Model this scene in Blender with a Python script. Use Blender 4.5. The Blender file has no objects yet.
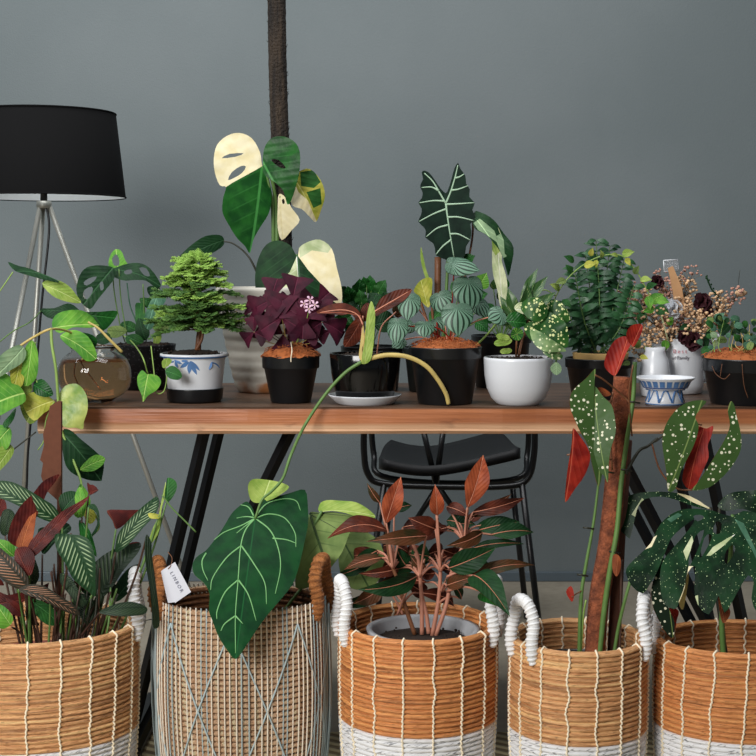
import bpy, math, random
from mathutils import Vector, Matrix, Quaternion
from mathutils.geometry import delaunay_2d_cdt
from mathutils import noise as mnoise
random.seed(7)
SC = bpy.context.scene
COL = SC.collection
PI = math.pi
# ---------------------------------------------------------------- camera
F = 1400.0; TH = math.atan(113/1400); CAMH = 1.03
CS, SN = math.cos(TH), math.sin(TH)
cam_d = bpy.data.cameras.new('camera'); cam = bpy.data.objects.new('camera', cam_d); COL.objects.link(cam)
cam_d.sensor_fit = 'HORIZONTAL'; cam_d.sensor_width = 36; cam_d.lens = 36*F/756; cam_d.clip_end = 60
cam.location = (0, 0, CAMH); cam.rotation_euler = (PI/2-TH, 0, 0)
SC.camera = cam
CAM = Vector((0, 0, CAMH))
# ---------------------------------------------------------------- light
w = bpy.data.worlds.new('world'); SC.world = w; w.use_nodes = True
w.node_tree.nodes['Background'].inputs[0].default_value = (0.80, 0.9, 1.0, 1)
w.node_tree.nodes['Background'].inputs[1].default_value = 0.12
def area(name, loc, target, sx, sy, power, color=(1, 1, 1)):
    d = bpy.data.lights.new(name, 'AREA'); d.shape = 'RECTANGLE'; d.size = sx; d.size_y = sy; d.energy = power; d.color = color
    o = bpy.data.objects.new(name, d); COL.objects.link(o); o.location = loc
    o.rotation_euler = (Vector(target)-Vector(loc)).to_track_quat('-Z', 'Y').to_euler()
    return o
area('window_light', (-1.5, 0.0, 1.85), (0.1, 2.8, 0.7), 1.3, 1.1, 92, (1.0, 0.985, 0.96))
area('skylight', (-0.7, 2.6, 3.3), (-0.6, 4.1, 1.4), 3.6, 1.2, 72, (0.97, 0.98, 0.99))
SC.view_settings.view_transform = 'Standard'; SC.view_settings.look = 'None'
SC.view_settings.gamma = 1; SC.view_settings.exposure = 0.0; SC.view_settings.use_curve_mapping = False
# ---------------------------------------------------------------- geometry helpers
def ray(px, py):
    dx = (px-378)/F; dy = (378-py)/F
    return Vector((dx, CS+dy*SN, -SN+dy*CS))
def P(px, py, Y):
    r = ray(px, py); return CAM + r*(Y/r.y)
def Pz(px, py, z):
    r = ray(px, py); return CAM + r*((z-CAMH)/r.z)
def S(Y, py=378):                                   # metres per pixel at depth Y
    return (P(379, py, Y)-P(378, py, Y)).length
def V3(*a): return Vector(a)
def cr(pts, n=6, closed=False):                     # catmull-rom
    pts = [Vector(p) for p in pts]; N = len(pts); out = []
    if N < 3 and not closed:
        return [pts[0].lerp(pts[-1], i/n) for i in range(n+1)]
    rng = range(N if closed else N-1)
    for i in rng:
        if closed: p0, p1, p2, p3 = pts[i-1], pts[i], pts[(i+1) % N], pts[(i+2) % N]
        else:
            p1, p2 = pts[i], pts[i+1]
            p0 = pts[i-1] if i > 0 else p1*2-p2
            p3 = pts[i+2] if i+2 < N else p2*2-p1
        for k in range(n):
            t = k/n
            out.append(0.5*((2*p1)+(p2-p0)*t+(2*p0-5*p1+4*p2-p3)*t*t+(3*p1-p0-3*p2+p3)*t**3))
    if not closed: out.append(pts[-1].copy())
    return out
def nz(x, y=0, z=0): return mnoise.noise(Vector((x, y, z)))
ORI = {}
class MB:
    def __init__(s): s.v = []; s.f = []; s.m = []; s.uv = []; s.e = []
    def add(s, vs, fs, m=0, uvs=None, es=None):
        o = len(s.v); s.v += [tuple(p) for p in vs]
        s.uv += uvs if uvs else [(0.0, 0.0)]*len(vs)
        s.e += es if es else [0.0]*len(vs)
        for i, f in enumerate(fs):
            s.f.append(tuple(o+k for k in f)); s.m.append(m[i] if isinstance(m, list) else m)
    def tube(s, pts, r, seg=8, m=0, cap=True, flat=1.0, up=None):
        pts = [Vector(p) for p in pts]; n = len(pts)
        rad = r if isinstance(r, (list, tuple)) else [r]*n
        if len(rad) != n: rad = [rad[0]+(rad[-1]-rad[0])*i/(n-1) for i in range(n)]
        vs = []; fs = []; uv = []; nrm = None; acc = 0
        for i in range(n):
            t = (pts[min(i+1, n-1)]-pts[max(i-1, 0)])
            if t.length < 1e-9: t = Vector((0, 0, 1))
            t.normalize()
            if nrm is None:
                a = Vector(up) if up else (Vector((0, 0, 1)) if abs(t.z) < 0.9 else Vector((1, 0, 0)))
                nrm = (a-t*a.dot(t)).normalized()
            else:
                nrm = nrm-t*nrm.dot(t)
                nrm = nrm.normalized() if nrm.length > 1e-6 else t.orthogonal().normalized()
            b = t.cross(nrm)
            if i: acc += (pts[i]-pts[i-1]).length
            for k in range(seg):
                a = 2*PI*k/seg
                vs.append(pts[i]+(nrm*math.cos(a)*flat+b*math.sin(a))*rad[i]); uv.append((k/seg, acc))
        for i in range(n-1):
            for k in range(seg):
                k2 = (k+1) % seg
                fs.append((i*seg+k, i*seg+k2, (i+1)*seg+k2, (i+1)*seg+k))
        if cap:
            fs.append(tuple(range(seg-1, -1, -1))); fs.append(tuple((n-1)*seg+k for k in range(seg)))
        s.add(vs, fs, m, uv)
    def lathe(s, prof, c, seg=48, m=0, sx=1.0, sy=1.0, jit=None):
        c = Vector(c); vs = []; fs = []; uv = []; mm = []; acc = 0; n = len(prof)
        for i, p in enumerate(prof):
            if i: acc += math.hypot(p[0]-prof[i-1][0], p[1]-prof[i-1][1])
            for k in range(seg+1):
                a = 2*PI*k/seg; r = p[0]
                if jit: r += jit(a if k < seg else 0.0, p[1])
                vs.append(c+Vector((r*math.cos(a)*sx, r*math.sin(a)*sy, p[1]))); uv.append((a*p[0], acc))
        for i in range(n-1):
            for k in range(seg):
                fs.append((i*(seg+1)+k, i*(seg+1)+k+1, (i+1)*(seg+1)+k+1, (i+1)*(seg+1)+k))
                mm.append(prof[i+1][2] if len(prof[i+1]) > 2 else m)
        s.add(vs, fs, mm, uv)
    def box(s, c, d, m=0, rot=None):
        c = Vector(c); hx, hy, hz = d[0]/2, d[1]/2, d[2]/2
        vs = [Vector((x, y, z)) for x in (-hx, hx) for y in (-hy, hy) for z in (-hz, hz)]
        if rot: vs = [rot @ v for v in vs]
        s.add([c+v for v in vs], [(0, 1, 3, 2), (4, 6, 7, 5), (0, 4, 5, 1), (2, 3, 7, 6), (0, 2, 6, 4), (1, 5, 7, 3)], m,
              [(v.x, v.z) for v in vs])
    def ball(s, c, r, m=0, seg=8, sc=(1, 1, 1), rough=0, seed=0):
        c = Vector(c); vs = []; fs = []; n = max(4, seg//2+1)
        for i in range(n+1):
            t = PI*i/n
            for k in range(seg):
                a = 2*PI*k/seg; d = Vector((math.sin(t)*math.cos(a), math.sin(t)*math.sin(a), math.cos(t)))
                q = 1+rough*mnoise.noise(d*2.3+Vector((seed, seed*1.7, 0))) if rough else 1
                vs.append(c+Vector((d.x*sc[0], d.y*sc[1], d.z*sc[2]))*r*q)
        for i in range(n):
            for k in range(seg):
                k2 = (k+1) % seg; fs.append((i*seg+k, (i+1)*seg+k, (i+1)*seg+k2, i*seg+k2))
        s.add(vs, fs, m)
    def build(s, name, mats, parent=None, smooth=True, bevel=0, origin=None):
        o0 = ORI.get(parent.name, Vector((0, 0, 0))) if parent else Vector(origin or (0, 0, 0))
        me = bpy.data.meshes.new(name)
        me.from_pydata([(a[0]-o0.x, a[1]-o0.y, a[2]-o0.z) for a in s.v], [], s.f)
        if not isinstance(mats, (list, tuple)): mats = [mats]
        for m in mats: me.materials.append(m)
        me.polygons.foreach_set('material_index', s.m)
        if smooth: me.polygons.foreach_set('use_smooth', [True]*len(s.f))
        ul = me.uv_layers.new(name='UVMap')
        li = [0]*len(me.loops); me.loops.foreach_get('vertex_index', li)
        buf = []
        for i in li: buf += s.uv[i]
        ul.data.foreach_set('uv', buf)
        at = me.attributes.new('edge', 'FLOAT', 'POINT'); at.data.foreach_set('value', s.e)
        me.update()
        o = bpy.data.objects.new(name, me); COL.objects.link(o)
        if parent: o.parent = parent
        else: o.location = o0
        ORI[o.name] = o0
        if bevel:
            b = o.modifiers.new('bevel', 'BEVEL'); b.width = bevel; b.segments = 3; b.limit_method = 'ANGLE'
        return o
def tag(o, label, cat, group=None):
    o['label'] = label; o['category'] = cat
    if group: o['group'] = group
    return o
def thing(name, label, cat, loc, group=None):
    o = bpy.data.objects.new(name, None); COL.objects.link(o); o.location = loc; o.empty_display_size = 0.02
    ORI[o.name] = Vector(loc)
    return tag(o, label, cat, group)
def struct(o): o['kind'] = 'structure'; return o
# ---------------------------------------------------------------- node material helpers
class X:
    def __init__(s, g, k): s.g = g; s.k = k
    def _o(s, op, *o): return s.g.math(op, s, *o)
    def __add__(s, o): return s._o('ADD', o)
    __radd__ = __add__
    def __sub__(s, o): return s._o('SUBTRACT', o)
    def __rsub__(s, o): return s.g.math('SUBTRACT', o, s)
    def __mul__(s, o): return s._o('MULTIPLY', o)
    __rmul__ = __mul__
    def __truediv__(s, o): return s._o('DIVIDE', o)
    def abs(s): return s._o('ABSOLUTE')
    def sin(s): return s._o('SINE')
    def pow(s, o): return s._o('POWER', o)
    def gt(s, o): return s._o('GREATER_THAN', o)
    def lt(s, o): return s._o('LESS_THAN', o)
    def mn(s, o): return s._o('MINIMUM', o)
    def mx(s, o): return s._o('MAXIMUM', o)
    def step(s, a, b): return s.g.mr(s, a, b)
class G:
    def __init__(g, name):
        g.m = bpy.data.materials.new(name); g.m.use_nodes = True; g.nt = g.m.node_tree; g.N = g.nt.nodes
        g.b = g.N['Principled BSDF']
    def put(g, sock, v):
        if isinstance(v, X): g.nt.links.new(v.k, sock)
        elif isinstance(v, tuple) and len(v) == 3 and sock.type == 'RGBA': sock.default_value = (*v, 1)
        else: sock.default_value = v
    def math(g, op, *a):
        n = g.N.new('ShaderNodeMath'); n.operation = op
        for i, v in enumerate(a): g.put(n.inputs[i], v)
        return X(g, n.outputs[0])
    def mr(g, x, a, b):
        n = g.N.new('ShaderNodeMapRange'); n.interpolation_type = 'SMOOTHSTEP'
        g.put(n.inputs[0], x); n.inputs[1].default_value = a; n.inputs[2].default_value = b
        if a > b:
            n.inputs[1].default_value = b; n.inputs[2].default_value = a; n.inputs[3].default_value = 1; n.inputs[4].default_value = 0
        return X(g, n.outputs[0])
    def uv(g):
        t = g.N.new('ShaderNodeUVMap'); t.uv_map = 'UVMap'; sp = g.N.new('ShaderNodeSeparateXYZ'); g.nt.links.new(t.outputs[0], sp.inputs[0])
        return X(g, sp.outputs[0]), X(g, sp.outputs[1])
    def edge(g):
        n = g.N.new('ShaderNodeAttribute'); n.attribute_name = 'edge'; return X(g, n.outputs['Fac'])
    def obj(g):
        t = g.N.new('ShaderNodeTexCoord'); return X(g, t.outputs['Object'])
    def xyz(g, v):
        sp = g.N.new('ShaderNodeSeparateXYZ'); g.nt.links.new(v.k, sp.inputs[0]); return [X(g, sp.outputs[i]) for i in range(3)]
    def vec(g, x, y, z=0.0):
        n = g.N.new('ShaderNodeCombineXYZ')
        for i, v in enumerate((x, y, z)): g.put(n.inputs[i], v)
        return X(g, n.outputs[0])
    def noise(g, v=None, scale=5.0, detail=3.0, rough=0.5):
        n = g.N.new('ShaderNodeTexNoise'); n.inputs['Scale'].default_value = scale; n.inputs['Detail'].default_value = detail; n.inputs['Roughness'].default_value = rough
        g.put(n.inputs['Vector'], v if v is not None else g.obj()); return X(g, n.outputs[0])
    def vor(g, v=None, scale=5.0, rnd=1.0):
        n = g.N.new('ShaderNodeTexVoronoi'); n.inputs['Scale'].default_value = scale; n.inputs['Randomness'].default_value = rnd
        g.put(n.inputs['Vector'], v if v is not None else g.obj())
        sp = g.N.new('ShaderNodeSeparateColor'); g.nt.links.new(n.outputs['Color'], sp.inputs[0])
        return X(g, n.outputs['Distance']), X(g, sp.outputs[0])
    def mix(g, f, a, b):
        n = g.N.new('ShaderNodeMix'); n.data_type = 'RGBA'
        g.put(n.inputs[0], f); g.put(n.inputs[6], a); g.put(n.inputs[7], b); return X(g, n.outputs[2])
    def out(g, col, rough=0.5, bump=None, bd=0.001, spec=0.5, metal=0.0, coat=0.0, sss=0.0, trans=0.0, sheen=0.0):
        b = g.b; g.put(b.inputs['Base Color'], col); g.put(b.inputs['Roughness'], rough)
        b.inputs['Specular IOR Level'].default_value = spec; b.inputs['Metallic'].default_value = metal
        b.inputs['Coat Weight'].default_value = coat; b.inputs['Coat Roughness'].default_value = 0.08
        b.inputs['Transmission Weight'].default_value = trans; b.inputs['Sheen Weight'].default_value = sheen
        if bump is not None:
            n = g.N.new('ShaderNodeBump'); n.inputs['Distance'].default_value = bd; g.put(n.inputs['Height'], bump)
            g.nt.links.new(n.outputs[0], b.inputs['Normal'])
        return g.m
def c8(r, g, b):
    f = lambda v: (v/255/12.92) if v <= 10 else ((v/255+0.055)/1.055)**2.4
    return (f(r), f(g), f(b))
def plain(name, col, rough=0.5, var=0.15, scale=30.0, **k):
    g = G(name); n = g.noise(scale=scale)
    c = g.mix(n, tuple(x*(1-var) for x in col), tuple(min(1, x*(1+var)) for x in col))
    return g.out(c, rough, **k)
# leaf: c1/c2 blade tones, cv vein tone
def leafmat(name, c1, c2, cv=None, nv=8, vs=0.22, slant=0.8, rough=0.5, mid=0.018, spec=0.16, sc=9.0, rim=None):
    g = G(name); u, v = g.uv(); e = g.edge(); x = (u-0.5).abs()
    n = g.noise(scale=sc*4)
    c = g.mix(n.step(0.3, 0.7), c1, c2)
    cv = cv or tuple(min(1, a*1.9+0.02) for a in c2)
    ph = (v-x*slant)*float(nv)
    st = (ph*2*PI).sin().step(0.9, 1.0)*e.step(0.97, 0.6)
    c = g.mix(st*vs, c, cv)
    c = g.mix(x.step(mid, mid*0.4), c, cv)
    if rim: c = g.mix(e.step(0.93, 0.98), c, rim)
    b = (ph*2*PI).sin()*0.35+x.step(0.0, 0.05)
    return g.out(c, rough, bump=b+g.noise(scale=sc*5)*2.0, bd=0.0005, spec=spec)
M = {}
D = c8
M['leaf'] = leafmat('green_leaf', D(30, 74, 34), D(48, 100, 44), nv=7)
M['leaf_dark'] = leafmat('dark_green_leaf', D(14, 44, 22), D(28, 64, 32), nv=8, vs=0.35)
M['leaf_deep'] = leafmat('deep_green_leaf', D(20, 66, 26), D(34, 92, 34), nv=6, vs=0.3, rough=0.35)
M['leaf_bright'] = leafmat('bright_green_leaf', D(66, 128, 42), D(110, 165, 58), cv=D(170, 200, 110), nv=6, vs=0.3)
M['leaf_lime'] = leafmat('lime_leaf', D(120, 150, 60), D(160, 180, 90), cv=D(190, 205, 130), nv=6, vs=0.3)
M['leaf_yellow'] = leafmat('yellow_green_leaf', D(140, 150, 48), D(185, 180, 80), cv=D(205, 205, 120), nv=6, vs=0.3)
M['leaf_olive'] = leafmat('olive_leaf_underside', D(96, 118, 62), D(122, 142, 80), cv=D(60, 84, 42), nv=5, vs=0.5, mid=0.02, rough=0.6)
M['leaf_pale'] = leafmat('pale_green_leaf', D(110, 140, 105), D(140, 165, 125), nv=5, vs=0.3)
M['leaf_bluegreen'] = leafmat('blue_green_leaf', D(50, 92, 70), D(84, 124, 98), nv=5, vs=0.3)
M['cream'] = leafmat('cream_leaf', D(232, 218, 170), D(244, 234, 198), cv=D(228, 214, 164), nv=6, vs=0.1, rough=0.5)
M['cream_green'] = leafmat('pale_variegated_leaf', D(170, 185, 135), D(215, 220, 180), nv=6, vs=0.2)
M['burgundy'] = leafmat('burgundy_underside', D(58, 20, 20), D(96, 36, 30), cv=D(110, 52, 40), nv=12, vs=0.12, rough=0.45)
M['rust'] = leafmat('rusty_brown_leaf', D(110, 52, 26), D(150, 78, 40), cv=D(180, 110, 70), nv=10, vs=0.3)
M['oxalis'] = leafmat('purple_leaf', D(44, 10, 26), D(74, 20, 40), cv=D(90, 34, 54), nv=2, vs=0.1, rough=0.6)
M['redleaf'] = leafmat('red_leaf', D(112, 22, 18), D(160, 44, 30), cv=D(190, 90, 64), nv=5, vs=0.15, slant=1.2, mid=0.015)
M['redbrown'] = leafmat('red_brown_leaf', D(54, 24, 18), D(98, 44, 28), cv=D(140, 76, 56), nv=7, vs=0.12)
M['pinkred'] = leafmat('coppery_leaf', D(124, 54, 34), D(176, 88, 54), cv=D(214, 140, 104), nv=8, vs=0.15)
M['redgreen'] = leafmat('bronze_green_leaf', D(48, 46, 24), D(92, 54, 32), cv=D(130, 84, 60), nv=7, vs=0.12)
def stripe(name, dark, lite, nv=11, lo=0.35, hi=0.95):
    g = G(name); u, v = g.uv(); e = g.edge(); x = (u-0.5).abs()
    n = g.noise(scale=60.0)
    ph = (v-x*0.75)*float(nv)
    s = (ph*2*PI+(n-0.5)*1.2).sin().step(lo, hi)*e.step(0.9, 0.7)*x.step(0.03, 0.07)
    c = g.mix(s, g.mix(n, dark, tuple(a*1.5 for a in dark)), lite)
    return g.out(c, 0.45, bump=(ph*2*PI).sin(), bd=0.0003, spec=.22)
M['cala'] = stripe('striped_green_leaf', D(28, 56, 30), D(150, 172, 130))
M['cala_dark'] = stripe('striped_dark_leaf', D(26, 42, 26), D(70, 88, 60), 12, 0.4, 0.9)
M['cala_pink'] = stripe('pink_striped_leaf', D(44, 40, 30), D(176, 128, 100), 12)
def begonia(name, dark):
    g = G(name); u, v = g.uv(); e = g.edge()
    o = g.obj(); d, r = g.vor(o*1.0 if False else o, 132.0, 0.9)
    sp = (d-(r*0.30+0.08)).lt(0.0)*e.step(1.0, 0.985)
    n = g.noise(scale=30.0); x = (u-0.5).abs()
    c = g.mix(n, dark, tuple(a*1.7 for a in dark)); c = g.mix(sp, c, D(226, 224, 196))
    c = g.mix(x.step(0.015, 0.008), c, D(120, 140, 80))
    return g.out(c, 0.45, bump=n, bd=0.002, spec=.2)
M['begonia'] = begonia('spotted_leaf', D(50, 74, 34)); M['begonia_dark'] = begonia('spotted_dark_leaf', D(20, 34, 22))
def speck(name, c1, c2, cs, scale, th, rough=0.35):
    g = G(name); d, r = g.vor(g.obj(), scale, 1.0); n = g.noise(scale=25.0, detail=4.0)
    sp = (d-(r.pow(2.0)*th)).lt(0.0)*r.gt(0.35)
    c = g.mix(n.step(0.35, 0.65), c1, c2); c = g.mix(sp, c, cs)
    return g.out(c, rough, bump=n, bd=0.002, spec=.14)
M['thai'] = speck('speckled_monstera_leaf', D(8, 32, 16), D(26, 62, 34), D(168, 190, 140), 270.0, 0.30, 0.38)
M['speckle'] = speck('cream_speckled_leaf', D(26, 66, 28), D(52, 96, 40), D(216, 222, 156), 190.0, 0.62)
M['marble'] = speck('marbled_leaf', D(50, 96, 44), D(150, 175, 120), D(220, 226, 180), 160.0, 0.6)
def melon():
    g = G('silver_striped_leaf'); u, v = g.uv(); e = g.edge(); x = u-0.5
    k = (v.mx(0.001)*PI*0.93).sin().mx(0.12)
    a = (x.abs()/k)*2.0
    s = (a*2*PI*2.6+PI/2).sin().step(-0.1, 0.75)
    n = g.noise(scale=70.0)
    c = g.mix(s, g.mix(n, D(86, 128, 104), D(122, 158, 134)), D(18, 50, 30))
    c = g.mix(e.step(0.9, 1.0), c, D(40, 80, 52))
    return g.out(c, 0.45, bump=s, bd=0.0004)
M['melon'] = melon()
M['aloc'] = leafmat('black_green_leaf', D(10, 28, 20), D(20, 42, 30), cv=D(22, 46, 34), nv=0, vs=0.0, rough=0.55, spec=.08)
M['aloc_vein'] = plain('pale_leaf_vein', D(160, 190, 160), 0.5)
M['anth'] = leafmat('velvet_green_leaf', D(8, 50, 24), D(16, 68, 30), cv=D(24, 84, 42), nv=8, vs=0.1, rough=0.5, mid=0.008, spec=.12)
M['anth_vein'] = plain('light_green_vein', D(120, 178, 110), 0.5)
M['darkvein'] = plain('dark_leaf_vein', D(56, 76, 38), 0.6)
def stemm(name, a, b, sc=40.0): return plain(name, tuple((x+y)/2 for x, y in zip(a, b)), 0.5, 0.3, sc)
M['stem'] = stemm('green_stem', D(80, 118, 56), D(108, 140, 74))
M['stem_lime'] = stemm('lime_stem', D(124, 158, 72), D(150, 178, 92))
M['stem_yellow'] = stemm('straw_yellow_stem', D(196, 170, 92), D(212, 190, 120))
M['stem_dark'] = stemm('dark_stem', D(34, 40, 28), D(52, 48, 34))
M['stem_purple'] = stemm('brown_purple_stem', D(62, 40, 34), D(84, 58, 44))
M['stem_pink'] = stemm('pink_stem', D(168, 98, 78), D(206, 150, 124))
M['stem_brown'] = stemm('brown_stem', D(110, 66, 40), D(128, 84, 54))
M['vein_pink'] = stemm('pink_midrib', D(196, 120, 92), D(206, 140, 112))
# ---------------------------------------------------------------- leaves
def frame(base, tip, n, roll=0):
    ey = (tip-base); L = ey.length; ey.normalize()
    n = Vector(n); ez = n-ey*n.dot(ey)
    if ez.length < 1e-5: ez = ey.orthogonal()
    ez.normalize()
    if roll: ez = Quaternion(ey, math.radians(roll)) @ ez
    ex = ey.cross(ez)
    return ex, ey, ez, L
def mkdisp(L, W, bend=0.0, fold=0.0, cup=0.0, ripple=0.0, droop=0.0, seed=0.0):
    def d(a, b):
        t = b/L; s = abs(a)/max(W, 1e-6)
        tt = min(max(t, 0), 1)
        z = L*bend*4*tt*(1-tt)+W*fold*s+W*cup*s*s-L*droop*max(0, t)**2
        if ripple: z += W*ripple*math.sin(t*11+(1.3 if a > 0 else 0)+seed)*min(1.3, s)**2
        return z
    return d
def emit(mb, pts2, tris, base, fr, disp, L, W, edge, mf=0, mbk=None, th=0.0007, fm=None):
    ex, ey, ez, _ = fr
    n = len(pts2)
    p3 = [base+ex*a+ey*b+ez*disp(a, b) for a, b in pts2]
    uv = [(a/(2*W)+0.5, b/L) for a, b in pts2]
    if mbk is None:
        mb.add(p3, tris, fm if fm else mf, uv, edge); return
    bk = [p-ez*th for p in p3]
    mb.add(p3+bk, tris+[tuple(n+i for i in reversed(t)) for t in tris], (fm if fm else [mf]*len(tris))+[mbk]*len(tris), uv+uv, edge+edge)
PROF = {
 'ovate': [(0, .02), (.06, .2), (.2, .42), (.38, .5), (.6, .42), (.8, .22), (.93, .07), (1, .0)],
 'lance': [(0, .02), (.12, .22), (.35, .46), (.5, .5), (.7, .4), (.88, .17), (1, .0)],
 'obl': [(0, .05), (.08, .3), (.25, .47), (.5, .5), (.75, .47), (.92, .3), (1, .03)],
 'obov': [(0, .02), (.2, .14), (.5, .34), (.72, .5), (.9, .44), (1, .0)],
 'tri': [(0, .02), (.15, .12), (.5, .32), (.82, .5), (.95, .46), (1, .18)],
 'blade': [(0, .3), (.3, .5), (.6, .4), (.85, .2), (1, .0)],
 'heart': [(-.2, .3, .2), (-.17, .38, .07), (-.1, .46, .02), (.02, .5, 0), (.2, .5, 0), (.45, .4, 0), (.7, .22, 0), (.88, .08, 0), (1, 0, 0)],
 'round': [(-.16, .2, .12), (-.13, .34, .03), (-.02, .47, 0), (.2, .52, 0), (.45, .5, 0), (.7, .35, 0), (.87, .15, 0), (1, 0, 0)],
}
def sleaf(mb, base, tip, W, prof='ovate', n=(0, -1, 0.3), roll=0, mf=0, mbk=None, rows=3, cols=3, **k):
    """leaf blade added to mb; W = full width"""
    base = Vector(base); tip = Vector(tip); fr = frame(base, tip, n, roll); L = fr[3]
    pr = [p if len(p) > 2 else (p[0], p[1], 0) for p in PROF[prof]]
    pts = cr(pr, rows) if rows > 1 else [Vector(p) for p in pr]
    P2 = []; T = []; E = []
    for sg in (-1, 1):
        o = len(P2)
        for p in pts:
            xo = max(0, p.y); xi = max(0, min(p.z, xo))
            for c in range(cols+1):
                q = c/cols; x = xi+(xo-xi)*q
                P2.append((sg*x*W, p.x*L)); E.append(q if xo > 0.001 else 1)
        for i in range(len(pts)-1):
            for c in range(cols):
                a = o+i*(cols+1)+c; b = a+1; d = a+cols+1; e = d+1
                T.append((a, b, e, d) if sg > 0 else (a, d, e, b))
    emit(mb, P2, T, base, fr, mkdisp(L, W/2, **k), L, W/2, E, mf, mbk)
    return fr
def inpoly(x, y, poly):
    c = False; j = len(poly)-1
    for i in range(len(poly)):
        xi, yi = poly[i]; xj, yj = poly[j]
        if (yi > y) != (yj > y) and x < (xj-xi)*(y-yi)/(yj-yi)+xi: c = not c
        j = i
    return c
def crop(o, s, pts): return [(o[0]+x*s, o[1]+y*s) for x, y in pts]
def pleaf(parent, poly, Y, base, tip, mats, yaw=0, pitch=0, holes=(), patches=(), veins=(), sm=3, name='leaf', step=None, label=None, vmat=None, vw=1.0, mb=None, **k):
    """leaf whose outline is given as seen; lies on its own tilted plane through base at depth Y. yaw>0 turns right side away, pitch>0 top away"""
    c = P(base[0], base[1], Y); n = (CAM-c).normalized()
    pitch = abs(pitch)
    n = Matrix.Rotation(math.radians(yaw), 3, 'Z') @ n
    rx = Vector((0, 0, 1)).cross(n).normalized()
    n = Quaternion(rx, math.radians(-pitch)) @ n
    def to3(p):
        r = ray(*p); return CAM+r*((c-CAM).dot(n)/r.dot(n))
    fr = frame(c, to3(tip), n); ex, ey, ez, L = fr
    def to2(p):
        d = to3(p)-c; return (d.dot(ex), d.dot(ey))
    out = [to2(p) for p in poly]
    if sm > 1: out = [(v.x, v.y) for v in cr([(a, b, 0) for a, b in out], sm, True)]
    hs = [[(v.x, v.y) for v in cr([(*to2(p), 0) for p in h], 2, True)] for h in holes]
    ps = [([to2(p) for p in q[0]], q[1]) for q in patches]
    W = max(abs(a) for a, b in out)
    xs = [a for a, b in out]; ys = [b for a, b in out]
    ext = max(max(xs)-min(xs), max(ys)-min(ys)); st = ext/(step or 14)
    vs = []; es = []
    for loop in [out]+hs+[q[0] for q in ps]:
        o = len(vs); vs += [Vector(p) for p in loop]; m = len(loop)
        es += [(o+i, o+(i+1) % m) for i in range(m)]
    def dist(x, y):
        best = 9
        for i in range(len(out)):
            ax, ay = out[i-1]; bx, by = out[i]; dx, dy = bx-ax, by-ay
            t = max(0, min(1, ((x-ax)*dx+(y-ay)*dy)/(dx*dx+dy*dy+1e-12)))
            best = min(best, math.hypot(x-ax-dx*t, y-ay-dy*t))
        return best
    y = min(ys)
    while y < max(ys):
        x = min(xs)
        while x < max(xs):
            if inpoly(x, y, out) and dist(x, y) > st*0.35: vs.append(Vector((x, y)))
            x += st
        y += st
    R = delaunay_2d_cdt(vs, es, [], 0, 1e-6)
    V, T = R[0], R[2]; keep = []; fm = []
    for t in T:
        cx = sum(V[i].x for i in t)/3; cy = sum(V[i].y for i in t)/3
        if not inpoly(cx, cy, out) or any(inpoly(cx, cy, h) for h in hs): continue
        mi = 0
        for q, m in ps:
            if inpoly(cx, cy, q): mi = m
        a, b, d = (V[i] for i in t)
        if (b.x-a.x)*(d.y-a.y)-(b.y-a.y)*(d.x-a.x) < 0: t = [t[0], t[2], t[1]]
        keep.append(tuple(t)); fm.append(mi)
    E = [max(0.0, 1-dist(v.x, v.y)/(W*0.9)) for v in V]
    dsp = mkdisp(L, W, **k)
    own = mb is None
    if own: mb = MB()
    nb = len(mats)-1 if len(mats) > 1 else 0
    emit(mb, [(v.x, v.y) for v in V], keep, c, fr, dsp, L, W, E, 0, nb, fm=fm)
    mats = list(mats)
    if veins:
        mats.append(vmat)
        for vv in veins:
            pts = cr([(*to2(p), 0) for p in vv], 5)
            q = [c+ex*p.x+ey*p.y+ez*(dsp(p.x, p.y)+0.0004) for p in pts]
            r = S(Y)*0.55*vw*(1 if len(vv) > 0 else 1)
            mb.tube(q, [r, r*0.45], 6, len(mats)-1, flat=0.5, up=ez)
    if own:
        o = mb.build(name, mats, parent)
        if label: o['label'] = label
        return o
def pstem(parent, pts, r, mat, name='stem', seg=8, n=6, mb=None, m=0):
    """pts = (px,py,Y); r in metres"""
    q = cr([P(*p) for p in pts], n)
    if mb is not None: mb.tube(q, r, seg, m); return
    b = MB(); b.tube(q, r, seg); return b.build(name, mat, parent)
# ---------------------------------------------------------------- setting
TF = Pz(378, 407, .75).y; TB = Pz(378, 383, .75).y
WY = Pz(378, 581, 0).y
def wallmat():
    g = G('painted_grey_blue_wall'); n = g.noise(scale=1.3, detail=4.0); f = g.noise(scale=260.0, detail=2.0)
    return g.out(g.mix(n.step(0.3, 0.7), D(109, 118, 120), D(119, 127, 129)), 0.75, bump=f, bd=0.0008, spec=0.25)
def floormat():
    g = G('worn_concrete_floor'); n = g.noise(scale=3.0, detail=6.0); f = g.noise(scale=40.0, detail=4.0)
    return g.out(g.mix((n*0.7+f*0.3).step(0.3, 0.7), D(146, 136, 120), D(172, 162, 144)), 0.6, bump=f, bd=0.001)
M['wall'] = wallmat(); M['floor'] = floormat()
M['skirt'] = plain('grey_blue_skirting_paint', D(92, 104, 112), 0.35, 0.05)
b = MB(); b.box((0.3, WY+0.06, 1.5), (9, 0.12, 3.4)); struct(b.build('wall_back', M['wall'], smooth=False))
b = MB(); b.box((0.3, 0.3, -0.05), (9, 8.7, 0.1)); struct(b.build('floor', M['floor'], smooth=False))
b = MB(); b.box((0.3, WY-0.004, 0.016), (9, 0.012, 0.032)); struct(b.build('baseboard_back', M['skirt'], smooth=False, bevel=0.003))
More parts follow.
